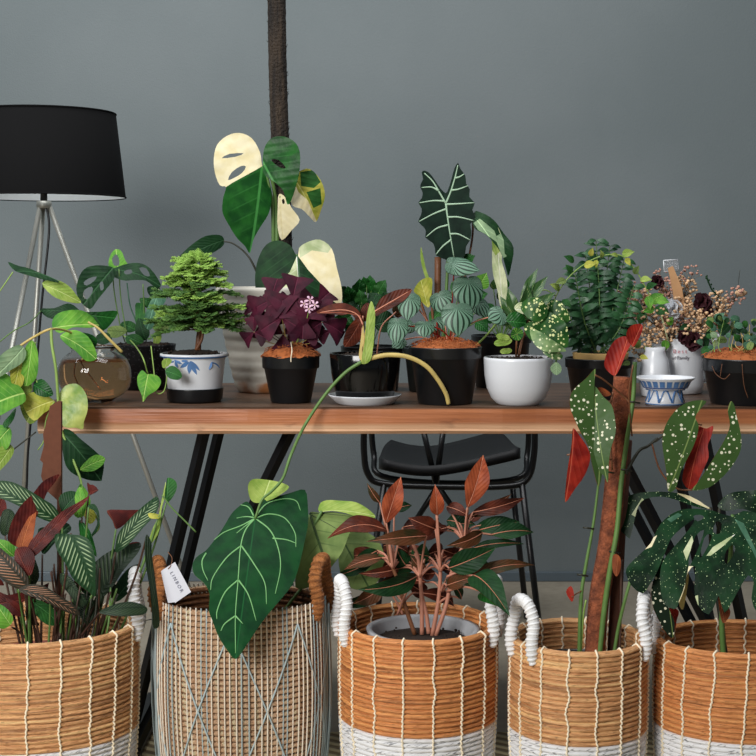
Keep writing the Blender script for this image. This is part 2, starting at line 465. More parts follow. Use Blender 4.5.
# straw mat
def matm():
    g = G('woven_straw_mat'); o = g.obj(); x, y, z = g.xyz(o)
    d = (x*0.55+y*0.83)*210.0; n = g.noise(scale=9.0, detail=4.0); s = d.sin()
    c = g.mix(s.step(-0.6, 0.7), D(120, 104, 74), D(196, 182, 142)); c = g.mix(n.step(0.4, 0.8)*0.5, c, D(120, 100, 66))
    return g.out(c, 0.8, bump=s, bd=0.003)
M['mat'] = matm()
b = MB(); b.box((-0.05, 2.45, 0.005), (2.2, 1.1, 0.009))
tag(b.build('floor_mat', M['mat'], origin=(-0.05, 2.45, 0), bevel=0.002), 'woven straw mat lying on the floor under the row of baskets', 'mat')
# ---------------------------------------------------------------- table
def woodmat(name, a, bcol, dark, sc=1.0, rough=0.45, sap=False):
    g = G(name); o = g.obj(); x, y, z = g.xyz(o)
    v = g.vec(x*1.2*sc, y*14.0*sc, z*22.0*sc); n = g.noise(v, 1.6, 6.0, 0.6); n2 = g.noise(g.vec(x*4.0, y*90.0, z*120.0), 2.0, 3.0)
    c = g.mix(n.step(0.3, 0.72), a, bcol); c = g.mix(n2.step(0.62, 0.8)*0.35, c, dark)
    if sap:
        lay = (z+n*0.012).step(-0.034, -0.022)
        c = g.mix(lay, g.mix(n.step(0.35, 0.7), D(196, 146, 108), D(222, 180, 142)), c)
        kn = g.noise(g.vec(x*3.0, y*6.0, z*10.0), 2.2, 4.0).step(0.62, 0.72); c = g.mix(kn*0.6, c, dark)
    if sap: c = g.mix(z.step(-0.006, -0.002), c, g.mix(n.step(0.3, 0.7), D(70, 50, 38), D(112, 84, 64)))  # top face mixed to darker browns than the front edge
    return g.out(c, rough, bump=n2, bd=0.0008)
M['wood'] = woodmat('slab_wood', D(146, 84, 50), D(190, 118, 72), D(74, 38, 22), sap=True)
M['steel'] = plain('black_powder_coated_steel', D(16, 17, 19), 0.35, 0.1)
xl = P(37, 420, TF).x; xr = 1.3
tab = thing('table', 'long live-edge wooden slab table on black steel V legs holding the row of potted plants', 'table', ((xl+xr)/2, (TF+TB)/2, 0))
ORI[tab.name] = Vector(((xl+xr)/2, (TF+TB)/2, 0.75)) ; tab.location.z = 0.75
tab.location = ORI[tab.name]
mb = MB(); nx = 90; rows = []
zb = P(378, 434, TF).z
prof = [(-.0, .75), (.001, .7465), (.0, .74), (-.001, .72), (.0, .706), (-.002, zb+.006), (.004, zb)]   # (dy, z)
vs = []; fs = []; uv = []
for i in range(nx+1):
    x = xl+(xr-xl)*i/nx; wv = 0.006*nz(x*2.1, 3)+0.002*nz(x*14, 8)
    ring = [(x, TB, zb), (x, TB, .75)]+[(x, TF+d+wv*(1 if j else 1)+0.0015*nz(x*9, j*2), z+(0.0012*nz(x*5, j) if 0 < j < 6 else 0)) for j, (d, z) in enumerate(prof)]
    if i == 0: ring = [(p[0]+0.004*nz(p[1]*30, p[2]*40), p[1], p[2]) for p in ring]
    vs += ring; uv += [(p[0], p[2]) for p in ring]
k = len(prof)+2
for i in range(nx):
    for j in range(k):
        fs.append((i*k+j, i*k+(j+1) % k, (i+1)*k+(j+1) % k, (i+1)*k+j))
fs.append(tuple(range(k-1, -1, -1))); fs.append(tuple(nx*k+j for j in range(k)))
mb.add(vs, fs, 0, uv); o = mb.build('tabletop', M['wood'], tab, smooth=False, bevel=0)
yA, yB = TF+0.10, TB-0.10
def bar(p, q, wdt, dpt):
    m = MB(); m.tube([p, q], wdt, 4, 0, flat=dpt/wdt); return m
for (tx1, tx2, fx) in (((205, 292, 128)), ((702, 606, 775))):
    for Y in (yA, yB):
        off = 0
        a1 = Vector((P(tx1, 434, TF+.1).x, Y, zb)); a2 = Vector((P(tx2, 434, TF+.1).x, Y, zb)); ft = Vector((P(fx, 640, TF+.1).x, Y, 0.012))
        for a, d in ((a1, -0.006), (a2, 0.006)):
            m = MB(); m.tube([a, ft+Vector((d, 0, 0))], 0.0125, 4, 0, up=(0, 1, 0)); m.build('leg', M['steel'], tab, smooth=False)
    m = MB()
    for fr_ in (0,): m.box((ft.x, (yA+yB)/2, 0.011), (0.05, yB-yA+0.05, 0.02))
    m.build('foot_bar', M['steel'], tab, smooth=False)
    m = MB(); m.box(((a1.x+a2.x)/2, (yA+yB)/2, zb-0.003), (abs(a2.x-a1.x)+0.05, yB-yA+0.04, 0.006)); m.build('mounting_plate', M['steel'], tab, smooth=False)
# ---------------------------------------------------------------- chair behind the table
CY = TB+0.30
def cp(px, py, dy=0): return P(px, py, CY+dy)
ch = thing('chair', 'black wire-framed chair with a thin moulded seat standing behind the table', 'chair', (P(450, 480, CY).x, CY+0.1, 0))
M['seat'] = plain('matt_black_seat', D(18, 19, 22), 0.6, 0.1)
m = MB(); nu, nv_ = 24, 12; top = []; bot = []
xA, xB = cp(376, 470).x, cp(526, 470).x; zs = cp(450, 478).z
for j in range(nv_+1):
    for i in range(nu+1):
        u = i/nu; v = j/nv_; wdt = 1-0.12*v-0.10*(abs(v-0.5)*2)**4
        x = (xA+xB)/2+(u-0.5)*(xB-xA)*wdt; y = CY+v*0.40
        z = zs+0.034+0.008*math.sin((u-0.1)*2*PI)*-1+0.03*(abs(u-0.5)*2)**3*(0.4 if u < .5 else 0.75)-0.018*math.sin(PI*v)+0.018*u
        top.append(Vector((x, y, z))); bot.append(Vector((x, y, z-0.028)))
N_ = len(top); fs = []
for j in range(nv_):
    for i in range(nu):
        a = j*(nu+1)+i; q = (a, a+1, a+nu+2, a+nu+1); fs.append(q); fs.append(tuple(N_+t for t in reversed(q)))
bd_ = [i for i in range(nu+1)]+[j*(nu+1)+nu for j in range(1, nv_+1)]+[nv_*(nu+1)+i for i in range(nu-1, -1, -1)]+[j*(nu+1) for j in range(nv_-1, 0, -1)]
for i in range(len(bd_)):
    a, c = bd_[i], bd_[(i+1) % len(bd_)]; fs.append((a, N_+a, N_+c, c))
m.add(top+bot, fs); m.build('seat', M['seat'], ch)
rt = 0.0085
m = MB(); m.tube(cr([cp(364, 425), cp(364, 452), cp(368, 474), cp(384, 484), cp(450, 487), cp(510, 486), cp(528, 478), cp(534, 455), cp(535, 425)], 6), rt, 8); m.build('seat_frame', M['steel'], ch)
m = MB(); m.tube(cr([cp(371, 425, .35), cp(374, 455, .35), cp(382, 476, .3), cp(450, 483, .38), cp(518, 478, .3), cp(527, 455, .35), cp(529, 425, .35)], 6), rt, 8); m.build('rear_frame', M['steel'], ch)
for x1, x2, y1, y2, d1, d2 in ((522, 541, 484, 640, 0, -.02), (384, 362, 484, 640, 0, -.02), (512, 526, 482, 610, .36, .4), (392, 378, 482, 610, .36, .4)):
    a = cp(x1, y1, d1); e = cp(x2, y2, d2); e = a+(e-a)*((a.z-0.0)/(a.z-e.z)); m = MB(); m.tube([a, e], rt, 8); m.build('leg', M['steel'], ch)
for (x1, y1, x2, y2) in ((422, 425, 436, 484), (444, 425, 436, 484)):
    m = MB(); m.tube([cp(x1, y1, .02), cp(x2, y2, .02)], rt*.9, 8); m.build('back_support', M['steel'], ch)
for x2 in (400, 478):
    m = MB(); m.tube([cp(438, 486, .0), cp(x2, 545, .1)], rt*.9, 8); m.build('brace', M['steel'], ch)
m = MB(); arc = cr([cp(364, 425), cp(372, 405, .18), cp(405, 388, .34), cp(450, 384, .4), cp(495, 388, .34), cp(528, 405, .18), cp(535, 425)], 6); m.tube(arc, 0.010, 8); m.build('armrest_hoop', M['steel'], ch)
# ---------------------------------------------------------------- tripod floor lamp
LY = 3.55
lampc = P(44, 205, LY)
lamp = thing('floor_lamp', 'tripod floor lamp with a wide black drum shade and thin steel legs', 'lamp', (lampc.x, LY, 0))
M['shade'] = plain('black_shade_fabric', D(14, 14, 15), 0.9, 0.12, 200.0, spec=.15)
M['shade_in'] = plain('white_shade_lining', D(232, 238, 240), 0.7, 0.02)
M['chrome'] = plain('brushed_steel', D(176, 176, 168), 0.45, 0.05, metal=0.6)
s = S(LY); zb_ = P(44, 197, LY).z; zt = P(44, 113.5, LY).z; rb, rtp = 80*s, 71.5*s
m = MB(); m.lathe([(rb, zb_), (rtp, zt), (rtp-.002, zt)], (lampc.x, LY, 0), 72); m.build('lamp_shade', M['shade'], lamp)
m = MB(); m.lathe([(rb-.0022, zb_), (rtp-.0022, zt)], (lampc.x, LY, 0), 72); m.build('shade_lining', M['shade_in'], lamp)
m = MB(); m.tube([lampc+Vector((rb*math.cos(a/36*PI), rb*math.sin(a/36*PI), zb_-lampc.z)) for a in range(73)], 0.0022, 6, 0, cap=False)
m.build('shade_rim', M['shade'], lamp); m = MB()
m.tube([lampc+Vector((rtp*math.cos(a/36*PI), rtp*math.sin(a/36*PI), zt-lampc.z)) for a in range(73)], 0.002, 6, 0, cap=False); m.build('shade_rim', M['shade'], lamp)
m = MB(); m.tube([lampc, lampc+Vector((0, 0, .12))], .009, 12); m.build('lamp_holder', M['steel'], lamp)
m = MB(); m.ball(lampc+Vector((0, 0, .16)), .03, 0, 16); m.build('bulb', M['shade_in'], lamp)
m = MB()
for a in (0.4, 2.5, 4.6): m.tube([lampc+Vector((0, 0, .11)), lampc+Vector((rtp*.98*math.cos(a), rtp*.98*math.sin(a), zt-lampc.z-.01))], .002, 6)
m.build('shade_spider', M['steel'], lamp)
m = MB(); m.lathe([(0, -.008), (.018, -.008), (.019, 0), (.018, .010), (0, .010)], lampc, 20); m.build('collar', M['chrome'], lamp)
R_ = 168*s
for a, dx in ((-0.05, .014), (2.05, -.004), (4.30, -.008)):
    m = MB(); m.tube([lampc+Vector((dx, .008*math.sin(a), -.004)), Vector((lampc.x+R_*math.cos(a), LY+R_*math.sin(a), 0.005))], .0065, 10); m.build('leg', M['chrome'], lamp)
m = MB(); m.tube(cr([lampc+Vector((.006, 0, 0)), P(49, 232, LY), P(42, 300, LY), P(37, 360, LY), P(30, 430, LY), P(27, 480, LY), V3(P(25, 560, LY).x, LY, .12), V3(P(60, 560, LY).x, LY+.3, .006), V3(-.5, LY+.6, .006)], 8), .003, 6); m.build('power_cord', M['steel'], lamp)
# ---------------------------------------------------------------- pots
def potc(px, pyb, hw, z=.75):
    f = Pz(px, pyb, z); y = max(f.y, TF+.012 if z > .7 else 0); r = hw*S(y)
    y += r; return Vector((P(px, pyb, y).x, y, z)), S(y)
def revolve(parent, name, c, prof, th, mat, seg=56, depth=None, base=True, extra=None, jit=None):
    """prof: outer (r, z) from the base up (metres, z relative to c); hollow vessel with wall th"""
    p = [(0.0001, prof[0][1])]+list(prof)
    inner = [(max(0.001, r-th), z if i else z+th) for i, (r, z) in enumerate(prof)][::-1]
    inner[0] = (prof[-1][0]-th, prof[-1][1])
    pp = p+inner+[(0.0001, prof[0][1]+th)]
    b = MB(); b.lathe(pp, c, seg, 0, jit=jit); return b.build(name, mat, parent)
def soil(parent, c, r, z, mat, name='soil', h=.006, seg=30):
    b = MB(); vs = [c+Vector((0, 0, z+h))]; fs = []; nr = 8
    for j in range(1, nr+1):
        for k in range(seg):
            a = 2*PI*k/seg; rr = r*j/nr
            vs.append(c+Vector((rr*math.cos(a), rr*math.sin(a), z+h*(1-(j/nr)**3)+.003*nz(rr*math.cos(a)*150, rr*math.sin(a)*150, 2))))
    for k in range(seg): fs.append((0, 1+k, 1+(k+1) % seg))
    for j in range(nr-1):
        for k in range(seg):
            k2 = (k+1) % seg; o = 1+j*seg; fs.append((o+k, o+seg+k, o+seg+k2, o+k2))
    b.add(vs, fs)
    for i in range(60):
        a = random.uniform(0, 6.28); rr = r*math.sqrt(random.random())*.95
        b.ball(c+Vector((rr*math.cos(a), rr*math.sin(a), z+h*.7)), random.uniform(.0015, .0035), 0, 5)
    return b.build(name, mat, parent)
def coir(parent, c, r, z, mat, h=.012, fibres=160, over=.004):
    b = MB(); seg = 36; nr = 8; vs = [c+Vector((0, 0, z+h))]; fs = []
    for j in range(1, nr+1):
        for k in range(seg):
            a = 2*PI*k/seg; rr = (r+over*(1+1.0*nz(a*4, 1)))*j/nr
            vs.append(c+Vector((rr*math.cos(a), rr*math.sin(a), z+h*(1-(j/nr)**2.5)+.005*nz(rr*math.cos(a)*110, rr*math.sin(a)*110, 5))))
    for k in range(seg): fs.append((0, 1+k, 1+(k+1) % seg))
    for j in range(nr-1):
        for k in range(seg):
            k2 = (k+1) % seg; o = 1+j*seg; fs.append((o+k, o+seg+k, o+seg+k2, o+k2))
    b.add(vs, fs)
    for i in range(fibres):
        a = random.uniform(0, 6.28); rr = (r+over)*math.sqrt(random.random()); p = c+Vector((rr*math.cos(a), rr*math.sin(a), z+h*(1-(rr/r)**2.5)+.002))
        d = random.uniform(0, 6.28); l = random.uniform(.008, .022); q = []
        for t in range(5):
            q.append(p+Vector((math.cos(d)*l*(t/4-.5), math.sin(d)*l*(t/4-.5), .004*math.sin(PI*t/4)+random.uniform(-.001, .002))))
        b.tube(q, .0005, 4)
    return b.build('coir_mulch', mat, parent)
M['soil'] = plain('dark_potting_soil', D(44, 32, 24), 0.95, 0.6, 120.0)
M['coir'] = plain('orange_coconut_coir', D(178, 100, 52), 0.95, 0.45, 120.0)
M['plastic'] = plain('black_nursery_plastic', D(20, 23, 26), 0.3, 0.08)
M['plastic2'] = plain('dark_grey_plastic', D(48, 56, 56), 0.5, 0.08)
M['gloss'] = plain('black_glazed_ceramic', D(10, 10, 11), 0.12, 0.05)
M['white'] = plain('white_ceramic', D(226, 229, 234), 0.28, 0.02)
M['blue'] = plain('blue_glaze', D(84, 124, 176), 0.25, 0.25, 60.0)
M['blue_dk'] = plain('deep_blue_glaze', D(48, 80, 136), 0.25, 0.2, 60.0)
M['concrete'] = plain('grey_cement', D(172, 174, 178), 0.8, 0.12, 20.0)
M['terra'] = plain('terracotta_plastic', D(120, 58, 40), 0.6, 0.1)
def nursery(parent, c, s, rt_, rb_, h, band=12, mat=None, seg=56):
    """black plastic pot: rt/rb half widths and heights in px"""
    mat = mat or M['plastic']; hh = h*s
    prof = [(rb_*s-.002, 0), (rb_*s, .002), ((rt_-2)*s, hh-band*s), (rt_*s-.001, hh-band*s+.001), (rt_*s, hh-band*s+.003), (rt_*s+.0005, hh-.003), (rt_*s+.0015, hh-.001), (rt_*s, hh)]
    b = revolve(parent, 'pot', c, prof, .0025, mat, seg); return hh
# ---------------------------------------------------------------- baskets
def rafmat(name, a, b_, dk):
    g = G(name); u, v = g.uv(); n = g.noise(g.vec(u*26.0, v*420.0, 0.0), 1.0, 4.0, 0.6); n2 = g.noise(g.vec(u*7.0, v*110.0, 3.0), 1.0, 2.0)
    n3 = g.noise(g.vec(u*120.0+v*300.0, v*500.0, 7.0), 1.0, 2.0)
    n4 = g.noise(g.vec(u*3.0, v*117.0, 11.0), 1.0, 0.0); c = g.mix(n.step(0.25, 0.7), a, b_); c = g.mix((n4-0.5).abs().step(0.04, 0.3)*0.55, c, g.mix(n4.gt(0.5), dk, tuple(min(1, q*1.5) for q in b_))); c = g.mix(n2.step(0.62, 0.78)*0.6, c, dk); c = g.mix(n2.step(0.42, 0.25)*0.4, c, tuple(min(1, q*1.3) for q in b_))
    fl = g.noise(g.vec(u*70.0+v*60.0, v*330.0-u*14.0, 5.0), 1.0, 2.0, .6); c = g.mix(fl.step(0.60, 0.68)*0.55, c, dk); c = g.mix(fl.step(0.40, 0.30)*0.45, c, tuple(min(1, q*1.35) for q in b_))
    return g.out(c, 0.6, bump=n+n3*0.5+fl*1.5, bd=0.002)
M['raffia'] = rafmat('orange_brown_raffia', D(184, 118, 70), D(236, 182, 126), D(84, 44, 22))
M['raffia_red'] = rafmat('reddish_brown_raffia', D(178, 102, 52), D(234, 160, 96), D(78, 38, 18))
M['cord'] = plain('cream_cotton_cord', D(250, 234, 206), 0.8, 0.08, 300.0)
def whm():
    g = G('white_painted_raffia'); u, v = g.uv(); n = g.noise(g.vec(u*60.0, v*300.0, 0.0), 1.0, 3.0); n2 = g.noise(g.vec(u*150.0, v*105.0, 3.0), 1.0, 1.0)
    c = g.mix(n, D(222, 222, 224), D(240, 240, 240)); c = g.mix(n2.step(0.60, 0.66)*0.8, c, D(84, 84, 92))
    return g.out(c, 0.7, bump=n, bd=0.002)
M['whiteraf'] = whm()
M['whitewrap'] = plain('white_wrapped_cord', D(236, 236, 236), 0.75, 0.05, 200.0)
M['dark_in'] = plain('brown_raffia_inside', D(96, 56, 32), 0.9, 0.3, 60.0)
def handle(parent, c, R, zr, ang, span, h, lean, mat, r=.0095, name='handle', twist=0, sy=1.0, r2=None):
    """arch rooted at rim angle ang +- span (deg), height h, leaning outward by lean"""
    A, Sp = math.radians(ang), math.radians(span)
    def rp(a, rr, z): return c+Vector((math.cos(a)*rr, math.sin(a)*rr*sy, z))
    pts = [rp(A-Sp, R+.004, zr-.03), rp(A-Sp, R+.006, zr+.01), rp(A-Sp*.95, R+lean*.5, zr+h*.55), rp(A-Sp*.55, R+lean*.9, zr+h*.92), rp(A, R+lean, zr+h),
           rp(A+Sp*.55, R+lean*.9, zr+h*.92), rp(A+Sp*.95, R+lean*.5, zr+h*.55), rp(A+Sp, R+.006, zr+.01), rp(A+Sp, R+.004, zr-.03)]
    q = cr(pts, 16); n = len(q)
    L = sum((q[i+1]-q[i]).length for i in range(n-1)); acc = 0; rr = []
    for i in range(n):
        if i: acc += (q[i]-q[i-1]).length
        ph = acc/(r*.46)
        rr.append((r+.0009*math.sin(ph*PI)))
    # resample finely so each wrap reads
    fine = []; fr_ = []
    acc = 0
    for i in range(n-1):
        for t in (0, .25, .5, .75):
            p = q[i].lerp(q[i+1], t); fine.append(p)
    acc = 0
    for i, p in enumerate(fine):
        if i: acc += (p-fine[i-1]).length
        endt = min(1, min(acc, L-acc)/.02)
        fr_.append((r*(.55+.45*endt))*(1+.09*abs(math.sin(acc/(r*.46)*PI*.5))))
    b = MB(); b.tube(fine, fr_, 12, 0)
    o = b.build(name, mat, parent)
    # wrapped strands: a helix of fine cord lying on the arch
    b = MB()
    hx = []; acc = 0; nrm = None
    for i in range(len(fine)-1):
        t = (fine[i+1]-fine[i]); d = t.length; t.normalize()
        nrm = t.orthogonal().normalized() if nrm is None else (nrm-t*nrm.dot(t)).normalized()
        bb = t.cross(nrm); acc += d; a = acc/(r*.46)*PI
        hx.append(fine[i]+(nrm*math.cos(a)+bb*math.sin(a))*(fr_[i]*.93))
    b.tube(hx, r*.26, 6, 0); b.build('wrapping', mat, o)
    return o
def coil_basket(label, c, R, H, zw, Rb=None, ncoil=None, sy=1.0, nst=22, mat='raffia', seed=0, st0=0.0, handles=(), bulge=.006, hk={}, drift=.0):
    t = thing('storage_basket', label, 'basket', c, 'woven baskets with a white base and cream stitching')
    Rb = Rb or R*.89; ch = .0086; n = int(H/ch); ch = H/n
    def rad(z):
        q = z/H; return Rb+(R-Rb)*q+bulge*math.sin(PI*min(1, q*1.05))
    def jit(a, z):
        k = round(z/ch-.5); return .0016*nz(math.cos(a)*4+k*3.1, math.sin(a)*4, seed+k*.77)+.0010*nz(math.cos(a)*14+k*5, math.sin(a)*14, seed+k)
    nw = int(zw/ch)
    def rings(i0, i1, inside=False):
        pr = []
        for i in range(i0, i1):
            for f in (0.0, .2, .5, .8, 1.0):
                z = (i+f)*ch; bump = ch*.55*math.sin(PI*f)**.8; pr.append((rad(z)+(bump if not inside else -.008-bump), z))
        return pr
    m = MB(); m.lathe(rings(nw, n)+[(rad(H)-.004, H+.002)]+[(r, z) for r, z in rings(nw-0, n, True)][::-1], c, 128, 0, sy=sy, jit=jit); m.build('woven_body', M[mat], t)
    m = MB(); m.lathe([(0.001, .002)]+rings(0, nw)+[(rad(nw*ch)-.002, nw*ch)], c, 128, 0, sy=sy, jit=jit)
    m.lathe([(rad(zw)-.010, zw), (rad(0)-.01, .012), (.001, .012)], c, 64, 0, sy=sy); m.build('white_base', M['whiteraf'], t)
    for k in range(nst):
        a0 = st0+2*PI*k/nst; q = []; zz = 2
        N = n*3
        for i in range(N+1):
            z = H*(1-i/N)*.995+.001; f = (z/ch) % 1; rr = rad(z)+ch*.55*math.sin(PI*f)*.8+.0020
            a = a0+drift*(1-z/H)+.0009/R*math.sin(z/ch*PI*2)+.0045/R*nz(z*34, k*3.3, seed)
            q.append(c+Vector((rr*math.cos(a), rr*sy*math.sin(a), z)))
        ins = []
        for i in range(24):
            z = H-.002-i*ch/2; f = (z/ch) % 1; rr = rad(z)-.008-ch*.42*math.sin(PI*f)-.0012; a = a0+.0022/R*math.sin(z/ch*PI)
            ins.append(c+Vector((rr*math.cos(a), rr*sy*math.sin(a), z)))
        rr = rad(H)-.004; top = c+Vector((rr*math.cos(a0), rr*sy*math.sin(a0), H+.0038))
        m = MB(); m.tube(ins[::-1]+[top]+q, .0019 if nst < 30 else .0013, 6, 0); m.build('stitch', M['cord'], t)
    for (ang, span, h, lean) in handles: handle(t, c, R, H, ang, span, h, lean, M['whitewrap'], sy=sy, **hk)
    return t
def bc(cx, cyl, z):          # basket centre from rim-centre pixel
    p = Pz(cx, cyl, z); return Vector((p.x, p.y, 0.009)), S(p.y)
zr3 = .38
c3, s3 = bc(418, 621, zr3); R3 = 79*s3
c4, s4 = bc(578, 635, .365); R4 = 68*s4
c5, s5 = bc(747, 637, .36); R5 = 92*s5
c1, s1 = bc(27, 622, .385); R1 = 111*s1
HK = {}
coil_basket('tall round raffia basket with white base and white handles holding the coppery-leaved plant', c3, R3, zr3-.009, .205, handles=((192, 14, .082, .0), (-13, 14, .082, .0)), st0=.07, seed=1, nst=17, mat='raffia_red')
coil_basket('smallest raffia basket with white base, holding the spotted begonia and its climbing pole', c4, R4, .356, .195, handles=((208, 15, .078, .0), (-14, 15, .078, -.004)), st0=.12, seed=5, nst=16)
coil_basket('wide raffia basket with white base at the right edge, holding the speckled monstera', c5, R5, .351, .20, handles=((170, 11, .07, -.008), (8, 12, .075, .0)), st0=.0, seed=9, sy=.75, nst=18, drift=-.10, mat='raffia_red')
coil_basket('wide raffia basket with white base at the left edge, holding the striped prayer plant', c1, R1, .376, .19, handles=((4, 10, .088, -.002), (178, 10, .09, .0)), st0=.06, seed=13, sy=.8, nst=22, drift=-.06)
# string basket
c2, s2 = bc(241, 597, .42); R2 = 87.5*s2; c2.y = c2.y-.0; H2 = .411; sy2 = .72
t2 = thing('string_basket', 'pale woven rattan basket wound with blue-grey strings and fitted with brown rope handles', 'basket', c2)
M['rattan'] = rafmat('peach_rattan', D(222, 166, 120), D(250, 212, 174), D(170, 110, 70))
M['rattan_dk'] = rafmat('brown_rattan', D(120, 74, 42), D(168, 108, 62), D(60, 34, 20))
M['string_w'] = plain('off_white_string', D(236, 224, 206), 0.8, 0.1, 200.0)
M['string_b'] = plain('blue_grey_string', D(172, 188, 190), 0.8, 0.1, 200.0)
M['rope'] = rafmat('brown_rope', D(164, 98, 48), D(206, 134, 74), D(80, 42, 20))
def r2(z):
    q = z/H2; return R2*(.90+.09*q+.05*math.sin(PI*q))-.006
m = MB(); nr = 40; ch2 = H2/nr
for i in range(nr):
    z = (i+.5)*ch2; r = r2(z); pts = []
    for k in range(97):
        a = 2*PI*k/96; rr = r+.0012*math.sin(a*48+i*PI)+.0006*nz(a*5, i)
        pts.append(c2+Vector((rr*math.cos(a), rr*sy2*math.sin(a), z+.0006*nz(math.cos(a)*3, math.sin(a)*3, i))))
    m.tube(pts, ch2*.46, 6, 0, cap=False)
m.build('woven_wall', M['rattan'], t2)
m = MB(); pr = [(r2(H2*i/12)-.006, H2*i/12) for i in range(13)]; m.lathe([(.001, .004)]+pr[:-1]+[(pr[-1][0], H2-.003)]+[(a-.002, b-.003) for a, b in pr[::-1]]+[(.001, .007)], c2, 64, 0, sy=sy2)
for i in range(14):
    z = H2-.006-i*.011; m.tube([c2+Vector(((r2(z)-.010)*math.cos(k/32*PI), (r2(z)-.010)*sy2*math.sin(k/32*PI), z)) for k in range(65)], .0046, 6, 0, cap=False)
m.build('inner_wall', M['rattan_dk'], t2)
m = MB(); ns = 92
for k in range(ns):
    a = 2*PI*(k+.3*random.random())/ns; grp = (k//5) % 3
    q = []
    for i in range(15):
        z = H2*(1-i/14); out_ = .006+.003*math.sin(PI*i/14) if grp else .0045
        rr = r2(z)+out_; q.append(c2+Vector((rr*math.cos(a), rr*sy2*math.sin(a), z+(.004 if i == 0 else 0))))
    side = abs(math.cos(a)) > .93
    m.tube([c2+Vector(((r2(H2)-.012)*math.cos(a), (r2(H2)-.012)*sy2*math.sin(a), H2-.012))]+q, .0014, 5, 1 if side or (k % 7) in (0, 1) else 0)
m.build('vertical_strings', [M['string_w'], M['string_b']], t2)
for k in range(8):            # straight outer strings spanning away from the wall in a fan
    for sgn in (-1, 1):
        a0 = 2*PI*(k-.05)/8; q = []
        for i in range(25):
            z = H2*(.93-.90*i/24); a = a0+sgn*(i/24)*.95; rr = r2(z)+.0085
            q.append(c2+Vector((rr*math.cos(a), rr*sy2*math.sin(a), z)))
        m = MB(); m.tube(q, .0016, 6, 0); m.build('diagonal_cord', M['string_b'], t2)
for ang in (172, 8):
    m = MB()
    for k in range(9):
        a = math.radians(ang+(k-4)*4.2); rr = r2(H2*.9)+.010; p = [c2+Vector((rr*math.cos(a), rr*sy2*math.sin(a), H2*.98))]
        for i in range(1, 9):
            z = H2*(.98-.9*i/8); rb_ = r2(z)+.009+.004*math.sin(PI*i/8); p.append(c2+Vector((rb_*math.cos(a), rb_*sy2*math.sin(a), z)))
        m.tube(p, .0011, 5, 0)
    m.build('side_strings', M['string_b'], t2)
hA = handle(t2, c2, R2*.975, H2, 192, 15, .070, -.004, M['rope'], r=.0105, sy=sy2)
hB = handle(t2, c2, R2*.975, H2, -12, 15, .075, -.002, M['rope'], r=.0105, sy=sy2)
# hang tag tied to the left handle
M['card'] = plain('white_card', D(224, 226, 236), 0.7, 0.01); M['ink'] = plain('grey_ink', D(120, 122, 140), 0.7, 0.0)
tagY = c2.y-.115
cardt = thing('paper_tag', 'folded white paper tag hanging from the left rope handle of the string basket', 'tag', P(172, 563, tagY))
def slab_poly(parent, name, pts, Y, th, mat, dys=None):
    a = [P(x, y, Y+(dys[i] if dys else 0)) for i, (x, y) in enumerate(pts)]; n = len(a); b_ = [p+Vector((0, th, 0)) for p in a]
    m = MB(); m.add(a+b_, [tuple(range(n))[::-1], tuple(range(n, 2*n))]+[(i, (i+1) % n, n+(i+1) % n, n+i) for i in range(n)]); return m.build(name, mat, parent, smooth=False)
slab_poly(cardt, 'front_card', [(161, 571), (175, 562), (191, 592), (175, 603)], tagY, .0006, M['card'])
slab_poly(cardt, 'back_card', [(161, 572), (174, 565), (176, 602), (168, 603)], tagY+.004, .0006, M['card'])
m = MB(); m.tube(cr([P(168, 569, tagY-.001), P(171, 565, tagY), P(172, 558, tagY+.012), P(168, 552, tagY+.03)], 5), .0007, 5); m.build('tag_string', M['stem_brown'], cardt)
def text(parent, body, size, loc, rot, mat, name='lettering'):
    cu = bpy.data.curves.new(name, 'FONT'); cu.body = body; cu.size = size; cu.extrude = .0002; cu.align_x = 'CENTER'; cu.align_y = 'CENTER'; cu.space_character = 1.5 if len(body) < 7 else 1.0
    o = bpy.data.objects.new(name, cu); COL.objects.link(o)
    dg = bpy.context.evaluated_depsgraph_get(); me = bpy.data.meshes.new_from_object(o.evaluated_get(dg)); bpy.data.objects.remove(o); bpy.data.curves.remove(cu)
    o = bpy.data.objects.new(name, me); COL.objects.link(o); me.materials.append(mat); o.location = Vector(loc)-ORI[parent.name]; o.rotation_euler = rot; o.parent = parent; ORI[o.name] = Vector(loc); return o
pt = P(176.5, 582, tagY-.0008)
text(cardt, 'LINBOR', .0085, pt, (PI/2, math.radians(62), 0), M['ink'])
# ================================================================ plants on the table
Y0 = TF
L, LD = M['leaf'], M['leaf_dark']
def rnd(a, b): return random.uniform(a, b)
# ---- white ridged planter with variegated monstera and moss pole
cW, sW = potc(264, 394, 27)
pl = thing('potted_monstera', 'cream and green variegated monstera on a dark pole in a ribbed off-white planter', 'plant', cW)
def ridged():
    g = G('ribbed_off_white_clay'); x, y, z = g.xyz(g.obj()); n = g.noise(scale=14.0, detail=4.0)
    c = g.mix(n, D(206, 202, 190), D(228, 224, 212)); st = ((z*-1.0+0.030+n*0.022-0.012).step(0.0, 0.010))*n.step(0.35, 0.6)
    c = g.mix(st, c, D(176, 116, 70)); return g.out(c, 0.6, bump=n, bd=0.002)
M['ridged'] = ridged()
H = P(264, 287, cW.y).z-.75; pf = [(24*sW, 0), (26*sW, .004)]
for i in range(1, 61):
    q = i/61; r = (26+21*q**.75)*sW+.0016*abs(math.sin(q*PI*10))*(1 if q < .9 else .3); pf.append((r, .004+q*(H-.008)))
pf.append((47*sW, H))
revolve(pl, 'pot', cW, pf, .006, M['ridged']); soil(pl, cW, 44*sW, H-.02, M['soil'])
